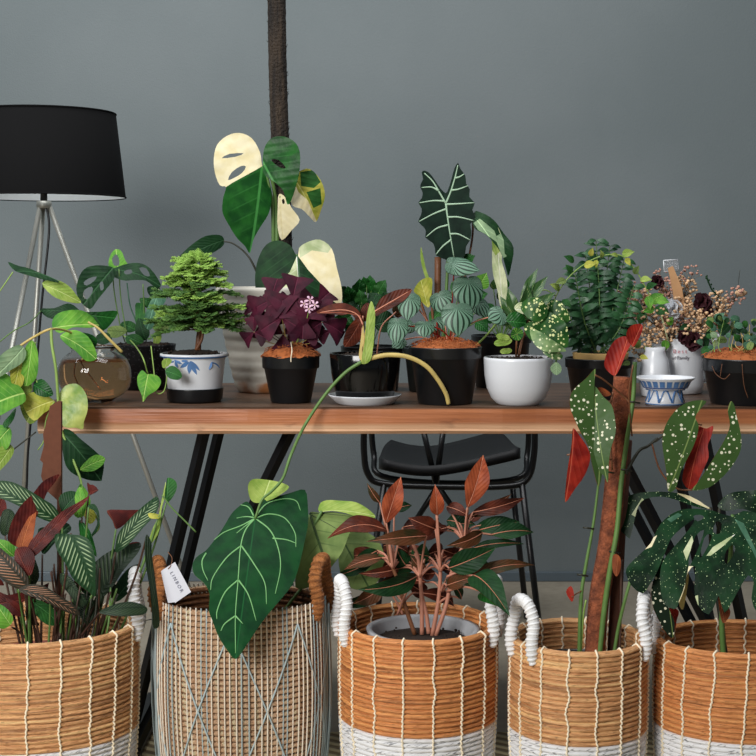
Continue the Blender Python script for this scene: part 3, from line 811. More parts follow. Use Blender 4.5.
g = G('dark_moss_pole'); o_ = g.obj(); x_, y_, z_ = g.xyz(o_); n_ = g.noise(g.vec(x_*90.0, y_*90.0, z_*9.0), 1.0, 5.0); n2_ = g.noise(scale=180.0)
M['moss'] = g.out(g.mix(n_.step(0.3, 0.75), D(26, 21, 18), D(66, 54, 42)), 0.95, bump=n_+n2_, bd=0.006)
m = MB(); pts = cr([P(276, -60, cW.y+.01), P(277.5, 60, cW.y+.01), P(280, 140, cW.y+.01), P(283, 240, cW.y+.01), P(284, 330, cW.y+.01)], 24)
m.tube(pts, [9*sW*(1+.05*nz(i*.9, 2)) for i in range(len(pts))], 20)
for i in range(260):
    k = random.randrange(1, len(pts)-1); a = rnd(0, 6.28); p = pts[k]+Vector((math.cos(a), math.sin(a), 0))*9*sW; d = Vector((math.cos(a)*.5, math.sin(a)*.5, rnd(-1, 1)))*.006
    m.tube([p, p+d*.6, p+d+Vector((0, 0, .002))], [.0007, .0003], 4)
m.build('moss_pole', M['moss'], pl)
CG = [M['leaf_deep'], M['cream'], M['cream_green'], M['leaf_deep']]
Yw = cW.y-.03
pleaf(pl, [(262, 165), (260, 152), (252, 138), (240, 132.5), (228, 135), (218, 144), (214, 158), (215, 172), (220, 185), (226, 187), (223, 198), (222, 212), (228, 224), (237, 238), (245, 246), (250, 253), (253, 240), (260, 227), (268, 214), (271, 200), (270, 185), (266, 172)], Yw, (262, 166), (251, 250), [M['leaf_deep'], M['cream'], M['leaf_bright'], M['leaf']],
      yaw=12, pitch=-8, bend=.05, fold=-.08, ripple=.05, holes=[[(222, 158), (230, 153.5), (244, 153), (236, 156.5)], [(228, 180), (232, 172), (241, 166), (246, 166.5), (242, 173), (234, 178)]],
      patches=[([(262.5, 166), (262, 145), (250, 128), (230, 128), (208, 140), (208, 175), (222, 192), (226, 187), (232, 183), (243, 177), (254, 171)], 1)], label='leaf with a cream upper lobe and green lower half')
pleaf(pl, [(263, 168), (264, 150), (271, 139), (282, 136.5), (294, 141), (301, 152), (301, 170), (297, 186), (291, 201), (287, 204), (284, 191), (275, 182), (266, 176)], Yw-.01, (264, 164), (287, 203), [M['leaf_deep'], L], yaw=-14, pitch=5, bend=.08, fold=.1, holes=[[(271, 160), (279, 160), (287, 168), (281, 168)]])
pleaf(pl, [(290, 205), (288, 190), (292, 178), (300, 171), (309, 169), (318, 180), (322.5, 195), (320, 210), (316, 222), (308, 216), (300, 209)], Yw+.01, (294, 178), (316, 221), [M['leaf_yellow'], M['cream'], M['leaf_lime'], L, M['leaf_lime']], yaw=20, pitch=0, bend=.1, cup=.15,
      patches=[([(286, 206), (288, 188), (293, 180), (297, 192), (306, 200), (318, 224), (300, 212)], 1), ([(300, 172), (312, 170), (318, 182), (312, 188), (300, 186)], 3), ([(305, 192), (318, 188), (320, 204), (312, 208)], 3)])
pleaf(pl, [(279, 194), (286, 198), (292, 208), (300, 220), (292, 230), (282, 240), (278, 228), (278, 208)], Yw+.015, (280, 196), (283, 239), [M['cream'], M['cream_green']], yaw=-10, bend=.05, holes=[[(282, 200), (284, 199), (285, 203), (283, 204)]])
pleaf(pl, [(297, 256), (290, 245), (278, 240), (266, 244), (258, 258), (255, 275), (256, 292), (260, 308), (275, 318), (298, 322), (325, 320), (340, 306), (342, 290), (337, 268), (332, 248), (320, 239), (307, 242), (299, 248)], Yw-.02, (297, 255), (303, 320), [LD, M['cream_green'], M['cream'], M['leaf_deep']],
      yaw=0, pitch=-12, bend=.05, fold=-.12, patches=[([(297, 256), (299, 290), (298, 322), (270, 300), (280, 282), (290, 272)], 1), ([(298, 256), (300, 240), (320, 235), (338, 245), (345, 290), (341, 306), (332, 300), (322, 285), (308, 270)], 2), ([(300, 258), (298, 240), (322, 236), (332, 246), (328, 252), (312, 250)], 1)], holes=[[(264, 296), (267, 292), (268, 295), (265, 299)]], label='large leaf, dark green on the left and cream on the right')
pleaf(pl, [(176, 262), (184, 252), (200, 240), (212, 236), (222, 236), (224, 244), (216, 252), (202, 259), (188, 263)], cW.y+.03, (224, 240), (178, 261), [LD, L], yaw=15, pitch=20, bend=.12)
pstem(pl, [(222, 241, cW.y+.03), (234, 244, cW.y+.02), (248, 256, cW.y), (258, 275, cW.y), (268, 300, cW.y)], [.0016, .003], M['stem_dark'])
pstem(pl, [(263, 167, Yw), (272, 180, Yw), (276, 210, cW.y-.01), (277, 250, cW.y-.01), (278, 310, cW.y)], [.003, .006], M['stem'])
pstem(pl, [(264, 164, Yw-.01), (270, 190, Yw), (273, 220, cW.y-.015), (274, 310, cW.y)], [.002, .005], M['stem'])
pstem(pl, [(294, 178, Yw+.01), (284, 205, cW.y), (280, 250, cW.y), (280, 310, cW.y)], [.002, .004], M['stem'])
pstem(pl, [(297, 255, Yw-.02), (290, 262, cW.y), (284, 290, cW.y), (280, 315, cW.y)], [.002, .004], M['stem'])
pstem(pl, [(280, 196, Yw+.015), (281, 240, cW.y), (281, 310, cW.y)], [.0015, .003], M['stem'])
# ---- purple oxalis
cO, sO = potc(291, 404, 20)
ox = thing('potted_oxalis', 'dark purple clover-leaved plant with pale pink flowers in a small black pot', 'plant', cO)
hO = nursery(ox, cO, sO, 28.5, 20, 47, 13); coir(ox, cO, 28*sO, hO-.001, M['coir'], .022, 170, .004)
for px_ in (291,):
    pstem(ox, [(291, 342, cO.y-.02), (292, 350, cO.y-.058), (291, 358, cO.y-.0605), (291, 362, cO.y-.0605)], .0012, M['cord'], 'root')
def trip(px, py, Y, R, rot, tilt=(0, -1, .6), spread=120, mats=(M['oxalis'], M['oxalis'])):
    c = P(px, py, Y); n = Vector(tilt).normalized(); b = MB(); e = n.orthogonal().normalized()
    e = (Vector((1, 0, 0))-n*n.x).normalized(); f = n.cross(e)
    for k in range(3):
        a = math.radians(rot+k*spread); d = e*math.cos(a)+f*math.sin(a)
        sleaf(b, c+d*.001, c+d*R-n*R*.15, R*1.25, 'tri', n, 0, 0, 1, fold=.22, bend=.08)
    b.build('leaf', list(mats), ox)
    pstem(ox, [(px, py, Y), ((px*2+291)/3, (py+345)/2+3, (Y+cO.y)/2), (291+rnd(-5, 5), 348, cO.y+rnd(-.01, .01))], .0009, M['stem_yellow'] if random.random() < .7 else M['stem_purple'])
ox_list = [(293, 298, -.03, 32, 80, (.1, -1, .5)), (272, 300, -.015, 30, 200, (-.3, -1, .4)), (282, 318, -.05, 30, 90, (0, -1, .35)), (303, 318, -.045, 26, 30, (.2, -1, .4)), (322, 322, -.02, 30, -20, (.4, -1, .4)),
           (318, 303, .01, 24, 50, (.3, -1, .5)), (262, 322, -.02, 20, 150, (-.4, -1, .2)), (254, 332, -.03, 19, 215, (-.5, -1, .1)), (283, 334, -.02, 22, 270, (0, -1, .2)), (306, 334, .0, 22, 290, (.1, -1, .1)),
           (258, 309, .0, 18, 170, (-.3, -1, .8)), (330, 331, -.01, 18, -30, (.5, -1, .3)), (298, 308, .02, 26, 120, (0, -1, .7)), (276, 308, .03, 24, 40, (0, -1, .8))]
for (x, y, d, r, rot, tl) in ox_list: trip(x, y, cO.y+d, r*sO*.80, rot, tl)
M['pink'] = plain('pale_pink_petal', D(232, 190, 214), 0.6, 0.06)
b0 = None
for (x, y) in ((304, 304), (310, 300), (315, 305), (309, 309)):
    b = MB(); c = P(x, y, cO.y-.07+rnd(-.004, .004)); n = Vector((rnd(-.4, .4), -1, rnd(-.2, .5)))
    for k in range(5):
        a = k*2*PI/5+x; d = Vector((math.cos(a), 0, math.sin(a))); sleaf(b, c, c+d*4.4*sO, 2.2*sO, 'obov', n, 0, 0, 0, rows=1, cols=1, bend=.15)
    b.ball(c, .0014, 1, 6); b.build('flower', [M['pink'], M['stem_yellow']], ox)
pstem(ox, [(310, 305, cO.y-.068), (305, 325, cO.y-.04), (294, 348, cO.y)], .001, M['stem_lime'])
# ---- little conifer in blue and white bonsai pot on black saucer
cB, sB = potc(195, 404, 27)
sau = thing('pot_saucer', 'round black saucer under the blue and white bonsai pot', 'saucer', cB)
revolve(sau, 'dish', cB, [(25*sB, 0), (27.5*sB, .006), (28.5*sB, 13*sB), (28.8*sB, 14*sB)], .003, M['plastic'])
cB2 = cB+Vector((0, 0, .0085)); zB = P(195, 353, cB.y).z-cB2.z
bo = thing('potted_conifer', 'small feathery green conifer in a white bonsai pot painted with blue bamboo', 'plant', cB2)
revolve(bo, 'pot', cB2, [(23*sB, 0), (24.5*sB, .003), (27*sB, .02), (30.5*sB, zB-.012), (31.5*sB, zB-.008), (34*sB, zB-.006), (34.2*sB, zB-.001), (33.5*sB, zB)], .005, M['white'])
m = MB(); m.lathe([(31.5*sB, zB-.0085), (34.1*sB, zB-.0065), (34.4*sB, zB-.0045)], cB2, 56); m.build('painted_rim', M['blue'], bo)
def onpot(px, py, Rf, c):       # point on a pot surface facing the camera
    r = ray(px, py); lo = (c.y-.2)/r.y; t = lo
    for i in range(400):
        p = CAM+r*t; d = math.hypot(p.x-c.x, p.y-c.y)
        if d < Rf(p.z-c.z)+.0016: break
        t += .0005
    return p
RfB = lambda z: (24.5+6*max(0, min(1, z/(zB-.012))))*sB
m = MB()
for (x0, y0, x1, y1, w_) in ((189, 362, 180, 368, 4), (190, 362, 189, 374, 4.5), (190, 362, 197, 375, 4), (191, 361, 200, 371, 3), (188, 361, 181, 361, 3), (190, 361, 192, 367, 4), (174, 361, 167, 366, 3.5), (175, 361, 178, 368, 3.5), (174, 360, 182, 364, 3), (212, 362, 220, 368, 3), (212, 362, 209, 370, 3)):
    a = onpot(x0, y0, RfB, cB2); e = onpot(x1, y1, RfB, cB2); sleaf(m, a, e, w_*sB, 'lance', (0, -1, 0), rows=1, cols=1)
m.build('painted_bamboo', M['blue'], bo)
soil(bo, cB2, 31*sB, zB-.008, M['soil'], h=.014)
pstem(bo, [(198, 350, cB.y), (199, 335, cB.y+.004), (201, 318, cB.y), (199, 295, cB.y), (197, 270, cB.y)], [.0065, .002], M['stem_brown'], 'trunk')
pstem(bo, [(196, 350, cB.y-.004), (202, 338, cB.y-.006), (203, 322, cB.y), (207, 305, cB.y)], [.004, .002], M['stem_brown'], 'trunk')
g = G('conifer_needle'); n_ = g.noise(scale=45.0, detail=2.0); u_, v_ = g.uv()
M['needle'] = g.out(g.mix(n_.step(.3, .7), D(52, 94, 36), D(104, 144, 62)), .6); M['needle_hi'] = plain('young_conifer_needle', D(150, 188, 84), .6, .25)
def spray(b, a, e, w_, mi, nn=9):
    a, e = Vector(a), Vector(e); ax = e-a; L_ = ax.length; n = Vector((0, -.35, 1)); n = (n-ax.normalized()*n.dot(ax.normalized())).normalized(); sd = ax.normalized().cross(n)
    b.tube([a, a.lerp(e, .5), e], [.0009, .0004], 4, mi)
    for i in range(1, nn+1):
        t = i/(nn+.5); ln = w_*math.sin(PI*(t*.8+.18))
        for s_ in (-1, 1):
            p = a.lerp(e, t); q = p+sd*s_*ln+ax.normalized()*ln*.8+n*ln*rnd(-.2, .35)
            b.tube([p, p.lerp(q, .5)+n*.001, q], [.0016, .0011], 4, mi, flat=.5)
tiers = [(302, 62, 175, 258, .03), (275, 30, 172, 232, .04), (0, 0, 0, 0, 0)]
random.seed(11)
br = []
for k in range(92):
    t = rnd(0, 1)**.8; py = 262+t*66; wid = 20+25*math.sin(min(1, t*1.15)*PI*.55)
    a = rnd(0, 2*PI); px = 197+math.cos(a)*wid*rnd(.3, 1); py += rnd(-5, 5); Yv = cB.y+math.sin(a)*wid*sB*.9
    br.append((px, py, Yv, t))
br += [(240, 316, cB.y, .8), (249, 322, cB.y+.01, .9), (226, 322, cB.y-.03, .9), (168, 308, cB.y, .6), (164, 326, cB.y-.01, .9), (158, 335, cB.y, .9), (236, 308, cB.y-.02, .7), (172, 320, cB.y-.05, .8), (186, 262, cB.y-.02, 0), (204, 260, cB.y-.01, 0), (195, 258, cB.y+.01, 0), (212, 264, cB.y, 0)]
for i, (px, py, Yv, t) in enumerate(br):
    b = MB(); e = P(px, py, Yv); root = P(198+rnd(-2, 2), min(330, py+rnd(4, 14)), cB.y)
    mid = root.lerp(e, .55)+Vector((0, 0, .006)); q = cr([root, mid, e], 5); b.tube(q, [.0015, .0006], 5, 2)
    mi = 1 if (t < .35 and random.random() < .8) or random.random() < .25 else 0
    for k in range(2, len(q)):
        d = (q[k]-q[k-1]).normalized(); sd = Vector((-d.y, d.x, 0))
        for s_ in (-1, 1):
            spray(b, q[k], q[k]+(d*.7+sd*s_*.8+Vector((0, 0, rnd(-.15, .3)))).normalized()*rnd(.014, .028), .008, mi, 6)
    spray(b, q[-1], q[-1]+(q[-1]-q[-2]).normalized()*.022+Vector((0, 0, -.003)), .007, mi, 7)
    b.build('branch', [M['needle'], M['needle_hi'], M['stem_brown']], bo)
# ---- adansonii in black textured pot
cA, sA = potc(146, 391, 27)
ad = thing('potted_swiss_cheese_plant', 'swiss cheese plant with holed leaves and a trailing heart leaf in a speckled black pot', 'plant', cA)
M['speckpot'] = speck('speckled_black_pot', D(22, 22, 24), D(34, 34, 36), D(120, 122, 126), 300.0, 0.35)
hA_ = P(146, 344, cA.y).z-.75
revolve(ad, 'pot', cA, [(24*sA, 0), (26*sA, .003), (30*sA, hA_-.004), (30.5*sA, hA_)], .004, M['speckpot']); soil(ad, cA, 29*sA, hA_-.008, M['soil'], h=.012)
cAy = cA.y
pleaf(ad, [(114, 268), (100, 266), (86, 269), (79, 277), (76, 290), (80, 301), (90, 309), (97, 301), (106, 290), (114, 279)], cAy-.03, (113, 268), (84, 304), [LD, L], yaw=10, pitch=-20, bend=.1, holes=[[(83, 284), (88, 280), (96, 278), (93, 283), (86, 287)], [(83, 297), (84, 291), (91, 288), (92, 293), (87, 300)], [(99, 285), (102, 283), (103, 290), (100, 292)]])
pleaf(ad, [(109, 268), (110, 257), (115, 249.5), (121, 251), (125, 261), (129, 268), (119, 270)], cAy+.02, (118, 270), (116, 250), [M['leaf_bright'], L], yaw=0, pitch=30, bend=.1, holes=[[(114, 266), (112, 260), (116, 255), (119, 260), (119, 266)]])
pleaf(ad, [(110, 270), (122, 267), (138, 267), (150, 272), (161, 285), (155, 288), (146, 284), (135, 284), (124, 284), (114, 278)], cAy, (114, 270), (160, 286), [LD, L], yaw=0, pitch=35, bend=.15, holes=[[(139, 272), (146, 272), (150, 279), (144, 279)], [(124, 274), (131, 273), (132, 277), (126, 278)]])
for poly, Yd, ba, ti, mm in [
    ([(147, 288), (153, 286), (160, 288), (158, 295), (150, 296)], .0, (159, 288), (148, 291), LD),
    ([(140, 298), (152, 299), (158, 305), (150, 309), (142, 305)], .01, (141, 299), (157, 305), L),
    ([(136, 303), (144, 305), (146, 316), (143, 330), (137, 325), (136, 312)], .0, (141, 304), (140, 329), L),
    ([(158, 290), (150, 303), (145, 315), (144, 325), (150, 330), (156, 322), (162, 308), (166, 300), (163, 292)], -.02, (159, 289), (147, 329), M['leaf_bluegreen']),
    ([(138, 318), (148, 325), (150, 335), (143, 341), (136, 333)], -.02, (140, 320), (146, 340), LD),
    ([(152, 325), (165, 318), (174, 321), (168, 330), (158, 333)], -.01, (153, 327), (173, 321), M['leaf_olive']),
    ([(155, 332), (161, 334), (160, 342), (154, 346), (153, 338)], -.01, (157, 332), (154, 346), M['leaf_lime']),
    ([(122, 322), (132, 322), (138, 328), (130, 333), (120, 330)], .0, (136, 330), (122, 324), L),
    ([(108, 328), (120, 326), (127, 331), (118, 338), (109, 336)], -.03, (125, 332), (109, 331), M['leaf_olive']),
    ([(126, 336), (137, 334), (144, 341), (135, 346), (127, 343)], -.04, (128, 337), (142, 343), M['leaf']),
    ([(97, 335), (108, 333), (112, 340), (104, 345), (96, 342)], -.03, (111, 338), (98, 340), M['leaf_dark'])]:
    pleaf(ad, poly, cAy+Yd, ba, ti, [mm, mm], yaw=rnd(-25, 25), pitch=rnd(-20, 20), bend=.12, step=7)
b = MB(); pstem(None, [(159, 289, cAy-.022), (152, 301, cAy-.024), (147, 312, cAy-.023), (146, 320, cAy-.02)], [.0008, .0016, ], None, mb=b) ; b.build('rolled_leaf_edge', M['cream_green'], ad)
for q in ([(113, 269), (114, 290), (120, 325), (125, 342)], [(119, 269), (121, 300), (128, 342)], [(127, 283), (130, 305), (136, 322), (140, 342)], [(143, 284), (144, 310), (143, 342)], [(158, 290), (150, 315), (146, 342)]):
    pstem(ad, [(x, y, cAy-.02*(1-i/3)) for i, (x, y) in enumerate(q)], .0014, M['stem'] if q[0][0] != 127 else M['leaf_bluegreen'])
hy = Y0+.02
pstem(ad, [(124, 336, cAy-.03), (132, 342, cAy-.07), (142, 356, hy), (148, 374, hy)], .0014, M['stem_lime'], 'vine')
pleaf(ad, [(147, 374), (142, 370), (137.5, 376), (138, 386), (142, 396), (143, 402), (148, 396), (157, 390), (161, 382), (158, 376), (152, 374)], hy-.004, (148, 375), (143, 402), [M['leaf_bright'], L], yaw=-5, pitch=-12, bend=.1, fold=-.15, name='leaf')
pstem(ad, [(151, 346, hy+.02), (154, 372, hy+.0), (156, 392, hy), (164, 391, hy), (167, 375, hy), (165, 366, hy)], .0012, M['stem_lime'], 'vine')
pleaf(ad, [(166, 369), (172, 366), (179, 370), (182, 376), (178, 380), (170, 379), (166, 374)], hy-.005, (166, 371), (181, 377), [M['leaf'], L], pitch=-20, bend=.1, step=8)
pleaf(ad, [(163, 368), (162, 361), (168, 358), (172, 361), (168, 366)], hy-.004, (165, 368), (167, 359), [M['leaf_lime'], L], step=8)
# ---- glass bowl and pothos cuttings
cG, sG = potc(95, 404, 18)
gb = thing('glass_bowl', 'round clear glass bowl of tea-coloured water with pothos cuttings in it', 'bowl', cG)
g = G('clear_glass'); M['glass'] = g.out((0.93, 0.92, 0.9), 0.0, trans=1.0); g.b.inputs['IOR'].default_value = 1.3
g = G('amber_water'); M['water'] = g.out(D(214, 170, 126), 0.0, trans=1.0); g.b.inputs['IOR'].default_value = 1.08
hG = P(95, 346, cG.y).z-.75; Rg = 37*sG
def rg(q):   # bowl radius over height fraction
    return Rg*(1-abs((q-.50)/.53)**2.5)**.5 if q < .9 else Rg*.66
gp = [(18*sG, .003)]+[(max(18*sG, rg(i/24)), .003+hG*.93*i/24) for i in range(1, 22)]
gp = gp+[(23*sG, hG*.9), (22.5*sG, hG*.96), (24.5*sG, hG)]
pp = [(.0001, gp[0][1])]+gp+[(r-.0022, z) for r, z in gp[::-1][:-1]]+[(16*sG, .006), (.0001, .006)]
m = MB(); m.lathe(pp, cG, 64); m.build('glass_shell', M['glass'], gb)
wp = [(.0001, .0065)]+[(r-.0024, max(z, .0065)) for r, z in gp if z < hG*.80]; wp.append((.0001, wp[-1][1]))
m = MB(); m.lathe(wp, cG, 64); m.build('water', M['water'], gb)
for a in (3.9, 5.5, 1.6):
    m = MB(); m.ball(cG+Vector((13*sG*math.cos(a), 13*sG*math.sin(a), .0025)), .0035, 0, 10, (1, 1, .7)); m.build('glass_foot', M['glass'], gb)
po = thing('pothos_cuttings', 'yellow-green pothos vines rooted in the glass bowl and trailing off the left table end', 'plant', P(96, 350, cG.y))
gy = cG.y; yf = Y0-.05
def VL(mat, poly, Y, ba, ti, **k):
    k.setdefault('bend', .1); k.setdefault('yaw', rnd(-20, 20)); k.setdefault('pitch', rnd(-25, 10)); k.setdefault('step', 10)
    return pleaf(po, poly, Y, ba, ti, [M[mat], M['leaf_olive'] if mat in ('leaf_lime', 'leaf_yellow') else M['leaf']], **k)
VL('leaf_dark', [(8, 262), (20, 267), (40, 277), (60, 282), (45, 283), (28, 279), (16, 272)], yf, (13, 272), (60, 282), pitch=60)
VL('leaf_lime', [(42, 283), (55, 280), (68, 286), (76, 295), (81, 303), (66, 302), (52, 296)], yf+.01, (43, 284), (80, 302), yaw=0, pitch=-10)
VL('leaf_dark', [(40, 309), (55, 309), (68, 304), (76, 307), (79, 313), (62, 320), (48, 318)], gy-.02, (76, 312), (41, 311))
VL('leaf_deep', [(83, 313), (100, 312), (117, 311), (114, 320), (103, 331), (94, 324)], gy-.02, (84, 315), (114, 318))
VL('leaf_bright', [(52, 326), (55, 316), (66, 312), (82, 312), (93, 318), (101, 325), (88, 329), (72, 329), (60, 334)], gy-.05, (53, 328), (100, 325), yaw=5, pitch=-20)
VL('leaf_bright', [(60, 336), (72, 331), (84, 336), (92, 345), (97, 358), (86, 362), (75, 353), (66, 346)], gy-.06, (60, 335), (96, 359), yaw=10, pitch=-30)
VL('leaf_deep', [(80, 333), (92, 335), (97, 342), (93, 350), (85, 345)], gy-.03, (82, 334), (94, 350))
VL('leaf_yellow', [(84, 350), (92, 346), (97, 355), (93, 362), (87, 360)], gy-.05, (86, 349), (93, 362))
VL('leaf_pale', [(0, 355), (10, 348), (20, 345), (26, 352), (22, 362), (10, 370), (-4, 378), (-6, 365)], yf-.02, (24, 347), (-4, 376))
VL('leaf_yellow', [(12, 362), (20, 358), (23, 370), (22, 385), (14, 390), (9, 375)], yf-.01, (20, 358), (13, 390))
VL('leaf_bright', [(24, 350), (32, 340), (37, 350), (38, 365), (36, 378), (28, 386), (20, 382), (22, 366)], yf, (32, 342), (26, 386))
VL('leaf_lime', [(16, 378), (28, 376), (32, 390), (24, 396), (14, 390)], yf+.01, (30, 380), (16, 388))
VL('leaf_bright', [(-8, 376), (4, 374), (14, 381), (24, 392), (25, 402), (12, 410), (-4, 416), (-10, 400)], yf-.03, (25, 393), (-8, 405), yaw=10)
VL('leaf_deep', [(34, 384), (42, 379), (50, 386), (53, 395), (44, 397), (35, 393)], yf-.01, (34, 385), (52, 395))
VL('leaf_yellow', [(25, 396), (38, 393), (52, 399), (55, 406), (44, 414), (34, 421), (24, 408)], yf+.01, (56, 400), (27, 412), yaw=0)
VL('leaf_lime', [(20, 402), (30, 408), (38, 418), (30, 424), (22, 414)], yf+.02, (36, 404), (27, 422))
g = G('yellowing_pothos_leaf'); n_ = g.noise(scale=28.0, detail=4.0)
M['pothos'] = g.out(g.mix(n_.step(.35, .7), D(96, 130, 46), D(176, 186, 96)), .4, bump=n_, bd=.003)
VL('pothos', [(58, 398), (63, 388), (70, 384), (79, 385), (87, 396), (88, 410), (84, 422), (83, 429), (76, 428), (64, 427), (59, 415)], yf-.01, (59, 402), (82, 428), yaw=-8, pitch=-10, step=12)
VL('leaf_dark', [(62, 432), (70, 430), (80, 440), (94, 452), (103, 462), (102, 478), (100, 481), (86, 480), (70, 473), (63, 460)], yf-.02, (63, 434), (101, 481), yaw=10, pitch=-10)
VL('leaf_bright', [(80, 470), (86, 462), (96, 455), (105, 458), (102, 466), (92, 472)], yf-.04, (80, 470), (104, 459))
VL('leaf_bright', [(0, 425), (10, 428), (12, 438), (8, 449), (-6, 452), (-8, 432)], yf, (10, 428), (-6, 448))
VL('leaf_lime', [(-4, 452), (8, 444), (14, 450), (8, 462), (-6, 474)], yf, (12, 446), (-5, 470))
VL('leaf_deep', [(16, 408), (10, 416), (3, 424), (6, 428), (14, 420)], yf+.01, (15, 409), (5, 427))
VL('leaf_bright', [(80, 484), (86, 490), (90, 500), (88, 512), (78, 518), (72, 510), (76, 496)], yf-.10, (82, 486), (80, 518))
VL('leaf_yellow', [(84, 500), (92, 508), (96, 518), (90, 524), (84, 516)], yf-.10, (84, 500), (92, 524))
for q, r, mt in (([(122, 352, gy-.03), (110, 340, gy-.04), (98, 328, gy-.04), (88, 322, gy-.04)], [.003, .002], 'stem_yellow'),
                 ([(82, 362, gy-.01), (86, 345, gy-.03), (72, 333, gy-.05), (52, 329, yf), (34, 337, yf), (20, 346, yf)], .0024, 'stem_yellow'),
                 ([(20, 346, yf), (15, 355, yf), (10, 372, yf)], .0018, 'stem_yellow'),
                 ([(51, 328, yf), (52, 345, yf-.01), (56, 370, yf-.015), (58, 398, yf-.015), (60, 425, yf-.02), (70, 452, yf-.03), (80, 478, yf-.06), (82, 490, yf-.10), (86, 505, yf-.10), (95, 514, yf-.10), (99, 527, yf-.09), (92, 536, yf-.09)], [.0030, .0018], 'stem_lime'),
                 ([(36, 342, yf+.01), (30, 360, yf), (38, 384, yf-.01), (45, 395, yf)], .0014, 'stem_lime'),
                 ([(54, 402, yf), (46, 420, yf), (44, 440, yf), (38, 450, yf)], .0012, 'stem_lime'),
                 ([(-10, 350, yf), (12, 332, yf), (30, 322, yf), (41, 311, gy-.02)], .0012, 'stem'),
                 ([(-10, 305, yf), (2, 288, yf), (13, 272, yf)], .0013, 'stem_lime'),
                 ([(-10, 466, yf), (10, 452, yf), (36, 432, yf)], .0014, 'stem_dark'),
                 ([(80, 362, gy), (90, 375, gy+.01), (100, 388, gy)], .001, 'stem_brown'), ([(78, 360, gy), (76, 375, gy), (84, 392, gy-.01)], .001, 'stem_brown')):
    pstem(po, q, r, M[mt], 'vine')
# ---- red-backed philodendron in glossy black pot on saucer
cF, sF = potc(365, 407, 29)
sa = thing('pot_saucer', 'glazed white saucer under the glossy black pot', 'saucer', cF)
revolve(sa, 'dish', cF, [(27*sF, 0), (29*sF, .003), (36*sF, 8*sF), (37*sF, 9.5*sF)], .003, M['white'])
cF2 = cF+Vector((0, 0, .0038)); hF = P(365, 353, cF.y).z-cF2.z
ph = thing('potted_philodendron', 'philodendron with folded dark red leaves in a glossy black ceramic pot', 'plant', cF2)
revolve(ph, 'pot', cF2, [(26*sF, 0), (28*sF, .003), (31*sF, .03), (34*sF, hF*.6), (35.5*sF, hF-.002), (35*sF, hF)], .004, M['gloss']); soil(ph, cF2, 33*sF, hF-.008, M['soil'])
fy = cF.y
RB = [M['redbrown'], M['leaf_dark']]
pleaf(ph, [(364, 330), (362, 318), (357, 310), (345, 305), (330, 306), (316, 312), (328, 315), (342, 317), (352, 316)], fy-.02, (362, 316), (318, 313), RB, pitch=25, bend=.1, veins=[[(363, 325), (358, 316), (345, 312), (320, 313)]], vmat=M['vein_pink'], vw=1.6)
pleaf(ph, [(374, 314), (380, 300), (392, 292), (404, 289), (412, 290), (405, 300), (394, 307), (384, 312), (377, 316)], fy-.03, (374, 314), (411, 290), RB, yaw=-10, pitch=10, fold=.2, veins=[[(374, 312), (384, 306), (396, 299), (408, 292)]], vmat=M['vein_pink'], vw=1.5)
pleaf(ph, [(360, 318), (352, 322), (345, 332), (343, 343), (346, 347), (356, 344), (362, 334)], fy, (361, 320), (345, 346), RB, yaw=15, bend=.1)
pleaf(ph, [(363, 322), (360, 312), (366, 303), (372, 306), (372, 316)], fy, (365, 322), (368, 304), RB, bend=.1)
pleaf(ph, [(373, 318), (380, 310), (390, 312), (396, 322), (388, 332), (377, 330)], fy+.02, (374, 325), (395, 320), [LD, M['redbrown']], bend=.1)
pleaf(ph, [(398, 318), (392, 310), (396, 304), (406, 300), (410, 308)], fy+.02, (394, 316), (408, 303), [M['redgreen'], M['redbrown']], bend=.1)
for q in ([(363, 316, fy-.02), (362, 330, fy-.01), (361, 354, fy)], [(374, 314, fy-.03), (366, 330, fy-.01), (363, 354, fy)], [(361, 320, fy), (364, 340, fy), (364, 354, fy)], [(396, 312, fy), (382, 326, fy-.02), (378, 345, fy-.01), (377, 355, fy)]):
    pstem(ph, q, .0016, M['stem_pink'] if q[0][0] != 374 else M['stem_yellow'])
# leafy plant behind it
cK, sK = potc(372, 392, 24); cK.y = min(cK.y, TB-.06)
bk = thing('potted_foliage_plant', 'leafy dark green plant in a plain black pot, behind the glossy black pot', 'plant', cK)
hK_ = nursery(bk, cK, sK, 31, 26, 44, 8); soil(bk, cK, 29*sK, hK_-.01, M['soil'])
random.seed(5)
for (x, y, r, rot, mt) in ((350, 300, 11, 100, 'leaf_deep'), (358, 290, 9, 80, 'leaf_deep'), (345, 294, 8, 140, 'leaf_dark'), (354, 308, 9, 200, 'leaf_dark'), (347, 318, 9, 200, 'leaf_deep'), (371, 288, 10, 95, 'leaf_deep'), (380, 290, 9, 60, 'leaf'), (375, 298, 9, 250, 'leaf_dark'), (340, 322, 9, 210, 'leaf'), (352, 325, 8, 230, 'leaf_deep'), (366, 310, 9, 120, 'leaf_dark'), (385, 299, 8, 0, 'leaf_dark'), (361, 300, 8, 100, 'leaf'), (384, 322, 9, 330, 'leaf_deep'), (366, 284, 6, 110, 'leaf_deep')):
    Yv = cK.y+rnd(-.04, .02); b = MB(); a = math.radians(rot); c = P(x, y, Yv); e = P(x+r*1.3*math.cos(a), y-r*1.3*math.sin(a), Yv-.01)
    c0 = P(x-r*.3*math.cos(a), y+r*.3*math.sin(a), Yv); sleaf(b, c0, e, r*1.5*sK, 'round', (rnd(-.4, .4), -1, rnd(0, .6)), 0, 0, 0, ripple=.25, bend=.1, fold=.1)
    b.build('leaf', [M[mt]], bk); pstem(bk, [(x-r*.3*math.cos(a), y+r*.3*math.sin(a), Yv), ((x+368)/2, (y+350)/2, cK.y), (370+rnd(-6, 6), 352, cK.y)], .0012, M['stem'])
